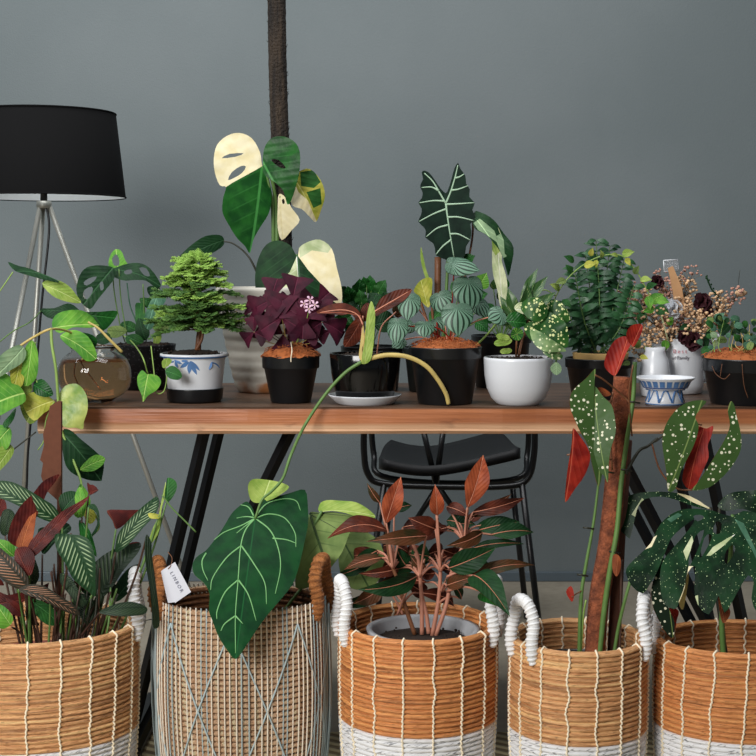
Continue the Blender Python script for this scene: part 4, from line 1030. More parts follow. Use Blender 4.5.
# ---- peperomia
cP, sP = potc(445, 406, 28)
pe = thing('potted_peperomia', 'peperomia with round silver-striped leaves and red stems in a black nursery pot', 'plant', cP)
hP = nursery(pe, cP, sP, 36, 27, 57, 12); coir(pe, cP, 35*sP, hP-.003, M['coir'], .016, 200, -.001)
py_ = cP.y
for (bx, by, tx, ty, w_, d, n) in ((410, 293, 407, 321, 22, -.04, (-.2, -1, .1)), (398, 318, 396, 345, 20, -.05, (-.2, -1, .1)), (425, 321, 424, 338, 19, -.04, (0, -1, .5)), (438, 292, 446, 314, 23, .0, (-.3, -1, .2)), (468, 276, 470, 312, 31, -.02, (.3, -1, .3)), (457, 303, 458, 336, 30, -.06, (0, -1, .15)),
                                  (446, 262, 480, 271, 23, -.02, (0, -1, .9)), (504, 312, 488, 320, 21, -.03, (.2, -1, .6)), (404, 338, 392, 348, 14, .0, (-.2, -1, .4)), (435, 318, 442, 332, 15, .01, (0, -1, .3)), (413, 322, 402, 333, 14, .02, (0, -1, .5)), (478, 300, 486, 318, 18, .02, (.3, -1, .3))):
    c = P(bx, by, py_+d); e = P(tx, ty, py_+d-.008); L_ = (e-c).length
    c2_ = c.lerp(e, .14)
    b = MB(); sleaf(b, c2_, e, w_*sP, 'round', n, 0, 0, 1, rows=4, cols=5, cup=-.25, bend=.06); b.build('leaf', [M['melon'], M['redgreen']], pe)
    q = c.lerp(e, .25)+Vector((0, .004, 0)); root = P(445+rnd(-14, 12), 346, py_+rnd(-.02, .02)); mid = q.lerp(root, .5)+Vector((0, -.005, .012))
    b = MB(); b.tube(cr([q, mid, root], 6), .0014, 6); b.build('stem', M['redleaf'] if random.random() < .6 else M['stem_pink'], pe)
# big peperomia leaf at right is wider
# ---- alocasia behind
cL, sL = potc(436, 393, 24); cL.y = min(cL.y, TB-.07)
al = thing('potted_alocasia', 'tall alocasia with a dark arrow-shaped leaf and white veins, standing behind the peperomia', 'plant', cL)
hL = nursery(al, cL, sL, 33, 27, 44, 8, M['plastic2']); soil(al, cL, 31*sL, hL-.01, M['soil'])
o6 = (380, 150); k6 = 170/756; K = lambda pts: crop(o6, k6, pts)
ly = cL.y-.01
pleaf(al, K([(293, 192), (270, 172), (245, 135), (222, 105), (200, 92), (186, 100), (192, 130), (182, 150), (180, 168), (190, 190), (186, 215), (172, 235), (186, 262), (184, 290), (172, 320), (196, 345), (206, 365), (204, 392), (236, 415), (246, 440), (250, 470), (285, 485), (325, 500), (355, 488), (378, 470), (384, 430), (402, 402), (408, 365), (403, 332), (424, 300), (412, 268), (422, 236), (398, 210), (400, 176), (384, 150), (380, 115), (358, 84), (348, 58), (332, 80), (318, 130), (305, 170)]), ly, K([(293, 236)])[0], K([(328, 498)])[0], [M['aloc'], M['redgreen']],
      yaw=-6, pitch=-8, bend=.04, fold=.06, sm=2, step=16, vmat=M['aloc_vein'], vw=2.0, name='arrow_leaf', label='dark arrow-shaped leaf with white veins',
      veins=[K(v) for v in ([(293, 238), (300, 290), (312, 370), (330, 480)], [(293, 238), (265, 190), (235, 140), (198, 104)], [(293, 238), (315, 185), (335, 120), (347, 68)], [(290, 228), (240, 226), (176, 236)], [(298, 242), (350, 240), (420, 236)],
                            [(297, 262), (240, 285), (176, 320)], [(300, 300), (350, 300), (418, 316)], [(304, 335), (255, 350), (208, 388)], [(312, 375), (350, 376), (402, 402)], [(318, 400), (280, 430), (250, 466)], [(315, 180), (350, 175), (392, 160)], [(262, 182), (230, 166), (186, 168)], [(336, 125), (355, 120), (374, 108)])])
pstem(al, [K([(296, 240)])[0]+(ly+.004,), (448, 230, ly+.01), (447, 280, ly+.01), (442, 350, cL.y)], [.0025, .004], M['stem'])
m = MB(); m.tube(cr([P(438, 257, ly+.02), P(437, 350, ly+.02)], 8), .0075, 10); m.build('bark_stake', M['stem_brown'], al)
# broken white leaf arching right, plus pale upright new leaf
wh = [M['cream_green'], M['leaf_dark'], M['cream'], M['cream_green']]
pleaf(al, K([(408, 335), (420, 275), (450, 280), (500, 325), (545, 380), (582, 450), (580, 520), (570, 560), (552, 520), (530, 470), (500, 430), (460, 385), (425, 365)]), ly-.01, K([(412, 290)])[0], K([(572, 560)])[0], [M['leaf_dark'], M['leaf_dark'], M['leaf_pale'], M['leaf_dark']], yaw=15, pitch=20, bend=.12,
      patches=[(K([(412, 330), (440, 310), (500, 370), (520, 430), (480, 400), (430, 365)]), 2), (K([(500, 400), (530, 380), (560, 470), (545, 500), (520, 450)]), 2), (K([(540, 400), (582, 450), (575, 500), (545, 470)]), 1), (K([(440, 285), (500, 325), (520, 360), (470, 330)]), 1), (K([(540, 490), (560, 480), (570, 540)]), 1)], ripple=.2)
pleaf(al, K([(515, 338), (535, 365), (548, 420), (542, 490), (562, 560), (568, 620), (555, 690), (535, 692), (522, 620), (506, 560), (500, 500), (500, 420), (494, 370)]), ly-.03, K([(545, 690)])[0], K([(515, 340)])[0], [M['cream_green'], M['leaf_lime']], yaw=-10, fold=.3, patches=[(K([(495, 360), (515, 338), (545, 390), (545, 440), (515, 470), (498, 440)]), 1)])
pstem(al, [K([(545, 690)])[0]+(ly-.03,), (495, 325, ly-.02), (470, 350, cL.y), (445, 356, cL.y)], [.002, .003], M['stem_lime'])
pstem(al, [K([(412, 290)])[0]+(ly-.01,), (472, 240, ly), (462, 290, ly+.01), (448, 355, cL.y)], [.002, .003], M['stem_brown'])
pleaf(al, K([(182, 430), (192, 470), (205, 530), (222, 575), (232, 610), (222, 606), (205, 575), (190, 530), (180, 480)]), ly+.0, K([(230, 610)])[0], K([(182, 430)])[0], [M['leaf_lime'], M['leaf_yellow']], step=9)
pleaf(al, K([(150, 625), (170, 590), (200, 570), (232, 575), (228, 650), (218, 700), (190, 680), (160, 640)]), ly-.01, K([(215, 705)])[0], K([(180, 575)])[0], [M['leaf_yellow'], M['leaf_olive']], step=8, cup=.4)
for q in ([(431, 290, ly), (433, 320, ly), (438, 355, cL.y)], [(420, 300, ly), (430, 330, ly), (436, 352, cL.y)]): pstem(al, q, .003, M['stem_brown'])
for (x, y, r, rot, mt) in ((452, 282, 10, 320, 'leaf'), (478, 288, 11, 60, 'leaf_bright'), (470, 300, 12, 20, 'leaf'), (484, 304, 10, 300, 'leaf_deep'), (440, 312, 10, 230, 'leaf'), (476, 322, 10, 320, 'leaf_deep'), (464, 262, 8, 30, 'leaf_deep')):
    b = MB(); a = math.radians(rot); Yv = cL.y+rnd(-.03, .02); c = P(x, y, Yv); e = P(x+r*1.6*math.cos(a), y-r*1.6*math.sin(a), Yv-.01); sleaf(b, c, e, r*1.5*sL, 'ovate', (rnd(-.4, .4), -1, rnd(0, .6)), 0, 0, 0, fold=.15, bend=.1); b.build('leaf', [M[mt]], al)
    pstem(al, [(x, y, Yv), ((x+450)/2, (y+340)/2, cL.y), (445, 355, cL.y)], .0013, M['stem'])
# ---- cutting with the giant hanging leaf
cut = thing('anthurium_cutting', 'anthurium cutting with one huge white-veined heart leaf hanging below the table edge', 'plant', P(448, 403, Y0+.004))
bq = c2.y-R2*sy2
k4 = .26455; K4 = lambda pts: crop((140, 470), k4, pts)
lyB = bq+.115
nodeY = Y0-.012
pleaf(cut, K4([(436, 178), (428, 150), (415, 128), (400, 118), (372, 138), (345, 165), (315, 220), (285, 265), (250, 308), (212, 335), (198, 370), (206, 408), (240, 440), (262, 480), (260, 540), (275, 580), (296, 632), (328, 680), (362, 714), (398, 672), (440, 612), (480, 560), (530, 502), (575, 440), (600, 372), (620, 285), (636, 200), (636, 130), (624, 70), (570, 82), (525, 95), (480, 104), (455, 125), (444, 150)]), lyB, K4([(435, 184)])[0], K4([(362, 712)])[0], [M['anth'], M['leaf_olive']],
      pitch=33, yaw=4, bend=.05, fold=-.05, ripple=.05, step=20, vmat=M['anth_vein'], vw=1.6, name='hanging_leaf', label='huge dark green leaf with light veins',
      veins=[K4(v) for v in ([(435, 184), (400, 230), (380, 300), (370, 430), (360, 560), (361, 695)], [(437, 184), (490, 230), (520, 300), (530, 380), (510, 480)], [(438, 182), (490, 165), (550, 180), (585, 240), (588, 300)], [(438, 176), (478, 128), (540, 106), (590, 110), (608, 145)],
                            [(432, 180), (400, 176), (365, 182)], [(430, 186), (380, 215), (320, 240), (280, 270)], [(250, 320), (235, 350), (238, 390), (256, 432)], [(380, 298), (325, 345), (275, 420), (266, 468)], [(383, 298), (430, 370), (470, 440), (477, 520)], [(371, 430), (322, 475), (292, 540), (290, 572)], [(372, 432), (410, 490), (438, 580)], [(360, 563), (320, 590), (305, 615)], [(360, 563), (388, 592)],
                            [(430, 174), (410, 140), (380, 130)], [(500, 265), (550, 270), (590, 285)], [(540, 180), (430, 190)][:2] and [(436, 184), (410, 205), (365, 245)])])
pstem(cut, [K4([(435, 184)])[0]+(lyB-.002,), (262, 500, lyB+.006), (272, 491, lyB+.012), (283, 478, lyB+.03), (291, 455, lyB+.06), (305, 425, Y0-.045), (325, 395, nodeY-.01), (345, 373, nodeY), (363, 361, nodeY)], [.0022, .0036], M['stem'], 'petiole')
pstem(cut, [(361, 361, nodeY), (372, 358, nodeY), (388, 355, nodeY), (408, 357, nodeY), (426, 366, nodeY+.002), (438, 380, nodeY+.008), (446, 394, nodeY+.015), (448.5, 404, Y0+.006)], [.0048, .0042], M['stem_yellow'], 'aerial_root')
pleaf(cut, [(371, 301), (375, 312), (374.5, 330), (373, 348), (370, 361), (362, 364), (362, 356), (365, 340), (366.5, 318)], nodeY-.003, (365, 362), (371, 302), [M['leaf_lime'], M['leaf_lime']], fold=.5, step=9, name='leaf_sheath')
pleaf(cut, [(364, 340), (362, 350), (364, 360), (359, 358), (360, 345), (363, 325)], nodeY-.001, (363, 360), (363, 328), [M['stem_yellow'], M['stem_yellow']], step=7, name='dry_sheath')
# ---- white bowl planter
cV, sV = potc(518, 407, 20)
wv = thing('potted_croton', 'cream-speckled and streaked leafy plants in a smooth white bowl-shaped pot', 'plant', cV)
hV = P(518, 357, cV.y).z-.75
revolve(wv, 'pot', cV, [(19*sV, 0), (22*sV, .0035), (27*sV, .014), (31.5*sV, .034), (33.8*sV, .06), (34.6*sV, hV-.006), (34.6*sV, hV-.001), (34*sV, hV)], .0045, M['white'], 72); soil(wv, cV, 32*sV, hV-.006, M['soil'], h=.004)
vy = cV.y
for poly, d, ba, ti, mt in [
    ([(532, 322), (542, 312), (555, 315), (566, 324), (569, 338), (566, 348), (556, 344), (545, 336), (536, 332)], -.03, (534, 324), (567, 346), 'speckle'),
    ([(530, 330), (540, 332), (552, 340), (566, 350), (560, 352), (545, 352), (534, 344)], -.05, (531, 331), (565, 351), 'marble'),
    ([(528, 318), (535, 312), (543, 318), (545, 328), (536, 336), (528, 332)], -.01, (530, 320), (541, 334), 'speckle'),
    ([(525, 310), (536, 300), (547, 302), (552, 312), (542, 316), (532, 316)], .0, (527, 312), (551, 308), 'marble'),
    ([(520, 306), (530, 298), (542, 300), (548, 312), (540, 322), (528, 318)], -.035, (521, 308), (546, 316), 'speckle'),
    ([(524, 326), (534, 322), (546, 330), (552, 344), (540, 346), (528, 338)], -.04, (525, 327), (550, 344), 'speckle'),
    ([(546, 306), (556, 300), (566, 308), (570, 320), (560, 324), (550, 318)], -.015, (547, 308), (569, 319), 'speckle'),
    ([(540, 342), (552, 346), (563, 356), (556, 360), (544, 354)], -.045, (541, 343), (562, 357), 'marble'),
    ([(506, 320), (512, 312), (522, 314), (526, 324), (516, 328)], -.03, (507, 321), (525, 323), 'leaf_deep'),
    ([(514, 308), (520, 302), (528, 306), (530, 312), (522, 314)], -.02, (515, 309), (530, 311), 'cream_green')]:
    pleaf(wv, poly, vy+d, ba, ti, [M[mt], M['leaf']], yaw=rnd(-15, 15), pitch=rnd(-10, 15), bend=.12, ripple=.1)
g = G('green_leaf_with_pale_streaks'); u_, v_ = g.uv(); n_ = g.noise(g.vec(u_*2.0+v_*3.0, v_*26.0-(u_-0.5).abs()*30.0, 0.0), 1.0, 3.0)
M['streak'] = g.out(g.mix(n_.step(.6, .68), g.mix(g.noise(scale=30.0), D(26, 62, 24), D(58, 98, 40)), D(180, 194, 124)), .4)
for (bx, by, tx, ty, w_, d) in ((520, 322, 528, 282, 12, 0), (518, 318, 548, 276, 13, .02), (522, 322, 556, 292, 13, -.02), (517, 320, 508, 288, 12, 0), (520, 316, 538, 268, 11, .03), (512, 330, 490, 308, 12, .01), (524, 326, 545, 300, 14, .0), (516, 325, 500, 296, 10, .02)):
    b = MB(); c = P(bx, by, vy+d*.3); e = P(tx, ty, vy+d); sleaf(b, c, e, w_*sV, 'lance', (rnd(-.5, .5), -1, .3), 0, 0, 0, rows=4, bend=.12, ripple=.25, fold=.2); b.build('leaf', [M['streak']], wv)
for q in ([(518, 325), (517, 340), (516, 357)], [(532, 326), (522, 340), (518, 357)], [(531, 312), (524, 335), (519, 357)], [(558, 350), (556, 362), (555, 368)]): pstem(wv, [(x, y, vy-.01) for x, y in q], .0018, M['stem_brown'] if q[0][0] != 558 else M['stem'])
pleaf(wv, [(551, 366), (556, 362), (561, 366), (561, 372), (556, 375), (551, 371)], vy-.05, (556, 363), (556, 375), [M['leaf_pale'], M['leaf']], step=8)
for k in range(9):      # small round rosette
    a = k*2*PI/9; b = MB(); c = P(517, 334, vy-.04); e = c+Vector((math.cos(a)*.013, -.002, math.sin(a)*.013)); sleaf(b, c, e, .011, 'obov', (0, -1, 0), 0, 0, 0, cup=.3, rows=2); b.build('rosette_leaf', [M['leaf_bright'] if k % 2 else M['leaf']], wv)
b = MB(); b.tube([P(517, 334, vy-.039), P(516, 357, vy-.02)], .002, 6); b.build('stem', M['stem_brown'], wv)
for (bx, by, tx, ty, w_) in ((512, 340, 494, 344, 8), (510, 338, 496, 336, 7), (512, 350, 500, 352, 6)):
    b = MB(); sleaf(b, P(bx, by, vy-.03), P(tx, ty, vy-.04), w_*sV, 'obl', (0, -1, .5), ripple=.2); b.build('leaf', [M['leaf_lime']], wv)
# bushy black pot behind the white bowl
cJ, sJ = potc(501, 389, 24); cJ.y = min(cJ.y, TB-.07)
bj = thing('potted_foliage_plant', 'small bushy green plant in a black pot, half hidden behind the white bowl-shaped pot', 'plant', cJ)
hJ = nursery(bj, cJ, sJ, 30, 25, 52, 8); soil(bj, cJ, 28*sJ, hJ-.01, M['soil'])
for i in range(14):
    x, y = 501+rnd(-24, 26), rnd(288, 326); Yv = cJ.y+rnd(-.04, .03); a = math.atan2(326-y, x-501)+rnd(-.4, .4); b = MB(); r = rnd(9, 14)
    c = P(x, y, Yv); sleaf(b, c, P(x+r*math.cos(a), y-r*math.sin(a), Yv-.01), r*.7*sJ, 'ovate', (rnd(-.4, .4), -1, rnd(0, .8)), 0, 0, 0, bend=.1, fold=.1); b.build('leaf', [random.choice([M['leaf'], M['leaf_deep'], M['streak']])], bj)
    pstem(bj, [(x, y, Yv), ((x+501)/2, (y+340)/2, cJ.y), (501, 342, cJ.y)], .0012, M['stem'])
# ---- fern-leaved ZZ plant
cZ, sZ = potc(600, 400, 26)
zz = thing('potted_fern', 'upright dark green fern-leaved plant in a black pot with a straw-coloured inner rim', 'plant', cZ)
hZ = nursery(zz, cZ, sZ, 35, 28, 40, 10)
M['straw'] = plain('straw_yellow_rim', D(176, 142, 84), .7, .2)
m = MB(); m.lathe([(26*sZ, hZ-.012), (28*sZ, hZ+.010), (26.5*sZ, hZ+.012), (25*sZ, hZ-.012)], cZ, 48); m.build('inner_rim', M['straw'], zz); soil(zz, cZ, 25.5*sZ, hZ+.004, M['soil'])
random.seed(21)
g = G('fern_leaflet'); M['fern'] = g.out(g.mix(g.noise(scale=30.0).step(.3, .7), D(24, 62, 36), D(52, 98, 56)), .4)
for (tx, ty, d) in ((596, 240, 0), (585, 252, .02), (574, 268, -.02), (624, 260, .02), (610, 246, .03), (634, 286, .0), (563, 302, .02)):
    b = MB(); q = cr([P(600+rnd(-8, 8), 356, cZ.y), P((600+tx)/2+rnd(-4, 4), (356+ty)/2+8, cZ.y+d*.5), P(tx, ty, cZ.y+d)], 12); b.tube(q, [.0022, .0008], 6, 1)
    for i in range(4, len(q)):
        t = (q[i]-q[i-1]).normalized(); s_ = t.cross(Vector((0, -1, .1))).normalized(); ln = (.020*math.sin(PI*(.2+.75*(i-4)/len(q)))+.006)*rnd(.8, 1.35)*1.25
        for sg in (-1, 1):
            e = q[i]+(s_*sg*.9+t*rnd(-.1, .5)+Vector((0, rnd(-.6, .3), rnd(-.3, .1)))).normalized()*ln; sleaf(b, q[i], e, ln*.36, 'lance', (0, -1, .5), 0, 0, 0, rows=1, cols=1, bend=.2)
    b.build('frond', [M['fern'], M['stem']], zz)
# yellow-green vine arching over it
vn = thing('trailing_vine', 'thin vine with pale yellow-green leaves arching over the dark fern and dried flowers', 'plant', P(548, 350, cZ.y-.06))
vyy = cZ.y-.06
for q in ([(548, 345, vyy), (550, 318, vyy), (556, 296, vyy), (570, 276, vyy), (588, 262, vyy), (606, 255, vyy), (622, 256, vyy), (634, 268, vyy), (644, 284, vyy), (652, 300, vyy)], [(556, 296, vyy), (544, 290, vyy), (530, 298, vyy)]): pstem(vn, q, .0012, M['stem_lime'], 'vine')
for (x, y, a, r, mt) in ((590, 256, 70, 9, 'leaf_yellow'), (584, 266, 10, 13, 'leaf_yellow'), (602, 258, 100, 8, 'leaf_lime'), (618, 256, 170, 8, 'leaf_lime'), (622, 254, 10, 13, 'leaf_lime'), (626, 258, -60, 9, 'leaf_yellow'), (640, 280, 0, 12, 'leaf_lime'), (646, 288, 20, 12, 'leaf'), (566, 280, 200, 12, 'leaf_olive'), (560, 290, 150, 12, 'leaf_lime'), (556, 300, 230, 15, 'leaf'), (552, 310, 280, 16, 'leaf_olive'), (572, 272, 130, 10, 'leaf'), (562, 300, -40, 12, 'leaf'), (574, 262, 150, 12, 'leaf'), (648, 296, -80, 14, 'leaf_bright'), (634, 274, 60, 10, 'leaf_olive'), (656, 300, -10, 14, 'leaf_bright'), (654, 308, 200, 12, 'leaf_bright'), (548, 330, 200, 9, 'leaf'), (596, 260, -90, 8, 'leaf_yellow')):
    b = MB(); a = math.radians(a); sleaf(b, P(x, y, vyy), P(x+r*math.cos(a), y-r*math.sin(a), vyy-.01), r*.62*sZ, 'ovate', (rnd(-.5, .5), -1, rnd(0, .8)), 0, 0, 0, bend=.12, fold=.15); b.build('leaf', [M[mt]], vn)
# ---- mug with dried bouquet, white vase, blue footed dish
cM, sM = potc(677, 395, 22); cM.y = max(cM.y, TF+.13); cM.x = P(679, 360, cM.y).x; sM = S(cM.y)
mg = thing('mug', 'white ceramic mug with pink and grey lettering holding dried flowers', 'mug', cM)
hM = P(676, 338, cM.y).z-.75
revolve(mg, 'cup', cM, [(20*sM, 0), (23*sM, .003), (24.5*sM, .02), (25*sM, hM-.001), (24.6*sM, hM)], .0035, M['white'], 64)
m = MB(); m.tube(cr([cM+Vector((23*sM, 0, hM*.8)), cM+Vector((34*sM, .004, hM*.78)), cM+Vector((36*sM, .004, hM*.5)), cM+Vector((31*sM, .002, hM*.28)), cM+Vector((23*sM, 0, hM*.22))], 6), .0045, 10); m.build('handle', M['white'], mg)
M['pinkink'] = plain('pink_ink', D(226, 140, 150), .6, .05); M['greyink'] = plain('dark_grey_ink', D(110, 100, 110), .6, .05)
fr = cM.y-25*sM-.0006
text(mg, 'Best', .012, P(680, 351.5, fr-.0008), (PI/2, 0, .02), M['pinkink']); text(mg, 'of Family', .0105, P(680.5, 358, fr-.0008), (PI/2, 0, .02), M['greyink'])
cS, sS = potc(656, 396, 14); cS.y = cM.y-.078; cS.x = P(655, 360, cS.y).x
vs_ = thing('vase', 'small white rounded vase in front of the lettered mug', 'vase', cS)
hS = P(658, 347, cS.y).z-.75
revolve(vs_, 'body', cS, [(11*sS, 0), (13*sS, .003), (15.5*sS, .03), (15*sS, .05), (13*sS, hS*.75), (9.5*sS, hS-.01), (10*sS, hS)], .003, M['white'], 48)
cD, sD = potc(665, 408, 20)
ds = thing('footed_dish', 'blue and white porcelain footed dish at the front edge of the table', 'dish', cD)
# keep the dish ahead of the vase
hD = P(668, 377, cD.y).z-.75
revolve(ds, 'bowl', cD, [(18*sD, 0), (19.5*sD, .003), (17*sD, .014), (15.5*sD, .030), (17*sD, hD*.55), (22*sD, hD*.62), (25*sD, hD*.85), (29*sD, hD-.002), (29.5*sD, hD)], .003, M['white'], 64)
RfD = [(0, 18), (.003, 19.5), (.014, 17), (.030, 15.5), (hD*.55, 17), (hD*.62, 22), (hD*.85, 25), (hD, 29.5)]
def rfd(z):
    for (z0, r0), (z1, r1) in zip(RfD, RfD[1:]):
        if z <= z1: return (r0+(r1-r0)*max(0, (z-z0))/(z1-z0))*sD+.0005
    return 29.5*sD
def dband(z0, z1, mat, a0=0, a1=2*PI, nm='painted_band'):
    m = MB(); N = max(6, int(60*(a1-a0)/(2*PI))); vs = []
    for j in range(5):
        z = z0+(z1-z0)*j/4
        for i in range(N+1): a = a0+(a1-a0)*i/N; vs.append(cD+Vector((rfd(z)*math.cos(a), rfd(z)*math.sin(a), z)))
    m.add(vs, [(j*(N+1)+i, j*(N+1)+i+1, (j+1)*(N+1)+i+1, (j+1)*(N+1)+i) for j in range(4) for i in range(N)]); return m.build(nm, mat, ds)
dband(hD*.90, hD*.985, M['blue_dk']); dband(hD*.62, hD*.66, M['blue_dk']); dband(.0015, .004, M['blue'])
for k in range(22): dband(hD*.67, hD*.89, M['blue'], k*2*PI/22, (k+.72)*2*PI/22, 'painted_panel')
for k in range(9):
    m = MB(); a = k*2*PI/9; q = []
    for i in range(9):
        t = i/8; z = .006+.026*abs(math.sin(PI*t)); aa = a+t*2*PI/9; q.append(cD+Vector((rfd(z)*math.cos(aa), rfd(z)*math.sin(aa), z)))
    m.tube(q, .0024, 6, flat=.4, up=(0, 0, 1)); m.build('painted_scroll', M['blue'], ds)
# dried flowers: bouquet
bqt = thing('dried_bouquet', 'bouquet of dried beige filler flowers and dark red blooms standing in the lettered mug', 'flowers', P(676, 345, cM.y))
M['dry'] = plain('dried_beige_flower', D(222, 184, 144), .8, .25, 80.0); M['drypink'] = plain('dried_pink_flower', D(196, 148, 130), .8, .2, 80.0); M['wine'] = plain('dark_wine_bloom', D(64, 20, 30), .8, .3, 90.0); M['twig'] = plain('dry_twig', D(132, 104, 66), .8, .2)
my = cM.y
random.seed(33)
def cluster(cx_, cy_, rx, ry, n, mats, d=0.0, rr=(.0022, .0044), stems=True):
    b = MB(); root = P(676, 350, my)
    hub = P(cx_, cy_+ry*.5, my+d)
    b.tube(cr([root, root.lerp(hub, .5)+Vector((0, -.01, .01)), hub], 5), [.0014, .0008], 5, 1)
    for i in range(int(n*1.7)):
        a = rnd(0, 6.28); r = math.sqrt(random.random()); x = cx_+rx*r*math.cos(a); y = cy_+ry*r*math.sin(a); p = P(x, y, my+d+rnd(-.03, .03))
        b.ball(p, rnd(*rr), 0, 6, (1, 1, .8), .3, i)
        if i % 2 == 0: b.tube([hub, hub.lerp(p, .6)+Vector((0, 0, .002)), p], .0004, 3, 1)
    b.build('flower_cluster', mats, bqt)
dm, pm = [M['dry'], M['twig']], [M['drypink'], M['twig']]
for a in ((632, 292, 14, 14, 46, pm, -.02), (628, 322, 10, 14, 34, pm, -.02), (644, 300, 12, 14, 40, dm, -.03), (655, 318, 14, 14, 50, dm, -.05), (650, 335, 12, 10, 40, dm, -.06), (668, 290, 13, 10, 40, pm, 0), (684, 290, 13, 14, 44, dm, 0), (682, 305, 10, 10, 34, dm, -.04), (700, 320, 16, 12, 56, dm, -.05), (718, 305, 14, 14, 44, dm, -.02), (712, 325, 14, 10, 40, dm, -.03), (694, 334, 12, 8, 36, dm, -.06), (735, 296, 10, 10, 20, pm, 0), (690, 276, 12, 12, 14, pm, .02), (660, 276, 8, 8, 12, pm, .02), (640, 350, 12, 12, 26, dm, -.06), (668, 332, 12, 9, 40, dm, -.05), (682, 322, 10, 12, 40, pm, -.03), (664, 318, 9, 9, 24, pm, -.03), (640, 310, 12, 10, 30, dm, -.02), (694, 308, 10, 10, 30, dm, -.02), (722, 318, 9, 9, 24, dm, -.03)): cluster(*a)
def bloom(x, y, r, d, mat, nm='bloom', pet=16):
    b = MB(); c = P(x, y, my+d)
    for k in range(pet):
        a = k*2.4; q = (k+.5)/pet; e = Vector((math.cos(a)*math.sqrt(q), -(1-q)*.8-.1, math.sin(a)*math.sqrt(q)))*r*sM; sleaf(b, c+Vector((0, .004, 0)), c+e, r*.75*sM, 'obov', (math.cos(a), -.6, math.sin(a)), 0, 0, 0, rows=1, cols=2, cup=.4)
    b.build(nm, mat, bqt); pstem(bqt, [(x, y, my+d+.002), ((x+676)/2, (y+350)/2, my+d*.5), (676, 350, my)], .001, M['twig'])
for (x, y, r, d) in ((657, 282, 8, -.01), (702, 302, 11, -.04), (693, 341, 11, -.075), (628, 334, 11, -.04), (684, 337, 8, -.07), (706, 310, 8, -.03)): bloom(x, y, r, d, M['wine'], 'dark_red_bloom')
bloom(673, 309, 12, -.04, M['white'], 'white_bloom'); bloom(714, 338, 7, -.04, M['white'], 'white_bloom')
for (x, y, a, r, mt) in ((650, 302, 30, 16, 'leaf_bright'), (655, 308, -20, 15, 'leaf'), (644, 312, 250, 14, 'leaf'), (668, 325, 60, 10, 'leaf_bright'), (636, 322, 200, 14, 'leaf_dark'), (666, 340, -100, 12, 'leaf_bright'), (690, 326, 200, 12, 'leaf_dark'), (700, 335, 300, 16, 'leaf_dark'), (640, 340, 230, 10, 'leaf_olive'), (714, 322, 40, 14, 'leaf_bluegreen'), (646, 345, -60, 12, 'leaf_lime'), (720, 330, 70, 13, 'leaf')):
    b = MB(); a = math.radians(a); sleaf(b, P(x, y, my-.06), P(x+r*math.cos(a), y-r*math.sin(a), my-.07), r*.7*sM, 'ovate', (rnd(-.5, .5), -1, rnd(0, .6)), 0, 0, 0, bend=.1); b.build('leaf', [M[mt]], bqt)
pstem(bqt, [(660, 312, my-.065), (664, 325, my-.067), (668, 340, my-.06), (674, 350, my-.02)], .0016, M['cream_green'])
pstem(bqt, [(706, 276, my+.0), (712, 290, my), (720, 302, my), (700, 335, my)], [.002, .001], M['leaf_dark'], 'dark_sprig')
for i in range(12):
    pass
b = MB()
for i in range(14):
    q = P(706+i*1.1, 276+i*2.1, my); b.ball(q+Vector((.002*(-1)**i, 0, 0)), .0022, 0, 6)
b.build('sprig_bud', M['leaf_dark'], bqt)
pstem(bqt, [(740, 270, my+.02), (736, 295, my+.02), (725, 320, my)], .0006, M['stem_dark'], 'dark_sprig')
b = MB(); c = P(736, 296, my+.01); e = P(746, 290, my+.01); b.ball(c.lerp(e, .5), .009, 0, 12, (1.5, .8, .9), .2); b.build('bunny_tail', M['dry'], bqt)
pstem(bqt, [(732, 299, my+.01), (722, 318, my), (700, 345, my)], .0009, M['twig'])
M['plywood'] = plain('light_wood_stick', D(206, 158, 112), .7, .12); g = G('clear_acrylic'); M['acrylic'] = g.out((.95, .95, .97), .15, trans=.85)
pk = thing('wooden_pick', 'flat light wood stick pushed into the dried bouquet', 'stick', P(681, 345, my-.045))
slab_poly(pk, 'blade', [(668, 268), (673, 266), (682, 288), (686, 313), (676, 318), (673, 292)], my-.046, .003, M['plywood'])
lb = thing('plant_label', 'clear acrylic label on a stick rising above the dried bouquet', 'label', P(672, 345, my-.02))
slab_poly(lb, 'plate', [(663.5, 260.5), (678, 259.5), (679, 271), (664, 271.5)], my-.02, .002, M['acrylic']); slab_poly(lb, 'stick', [(670, 271), (673, 271), (674, 330), (672, 330)], my-.0195, .0015, M['acrylic'])
m = MB(); q = [P(*p, my-.021) for p in ((663.5, 260.5), (678, 259.5), (679, 271), (664, 271.5), (663.5, 260.5))]; m.tube(q, .0011, 5); m.build('plate_edge', M['white'], lb)
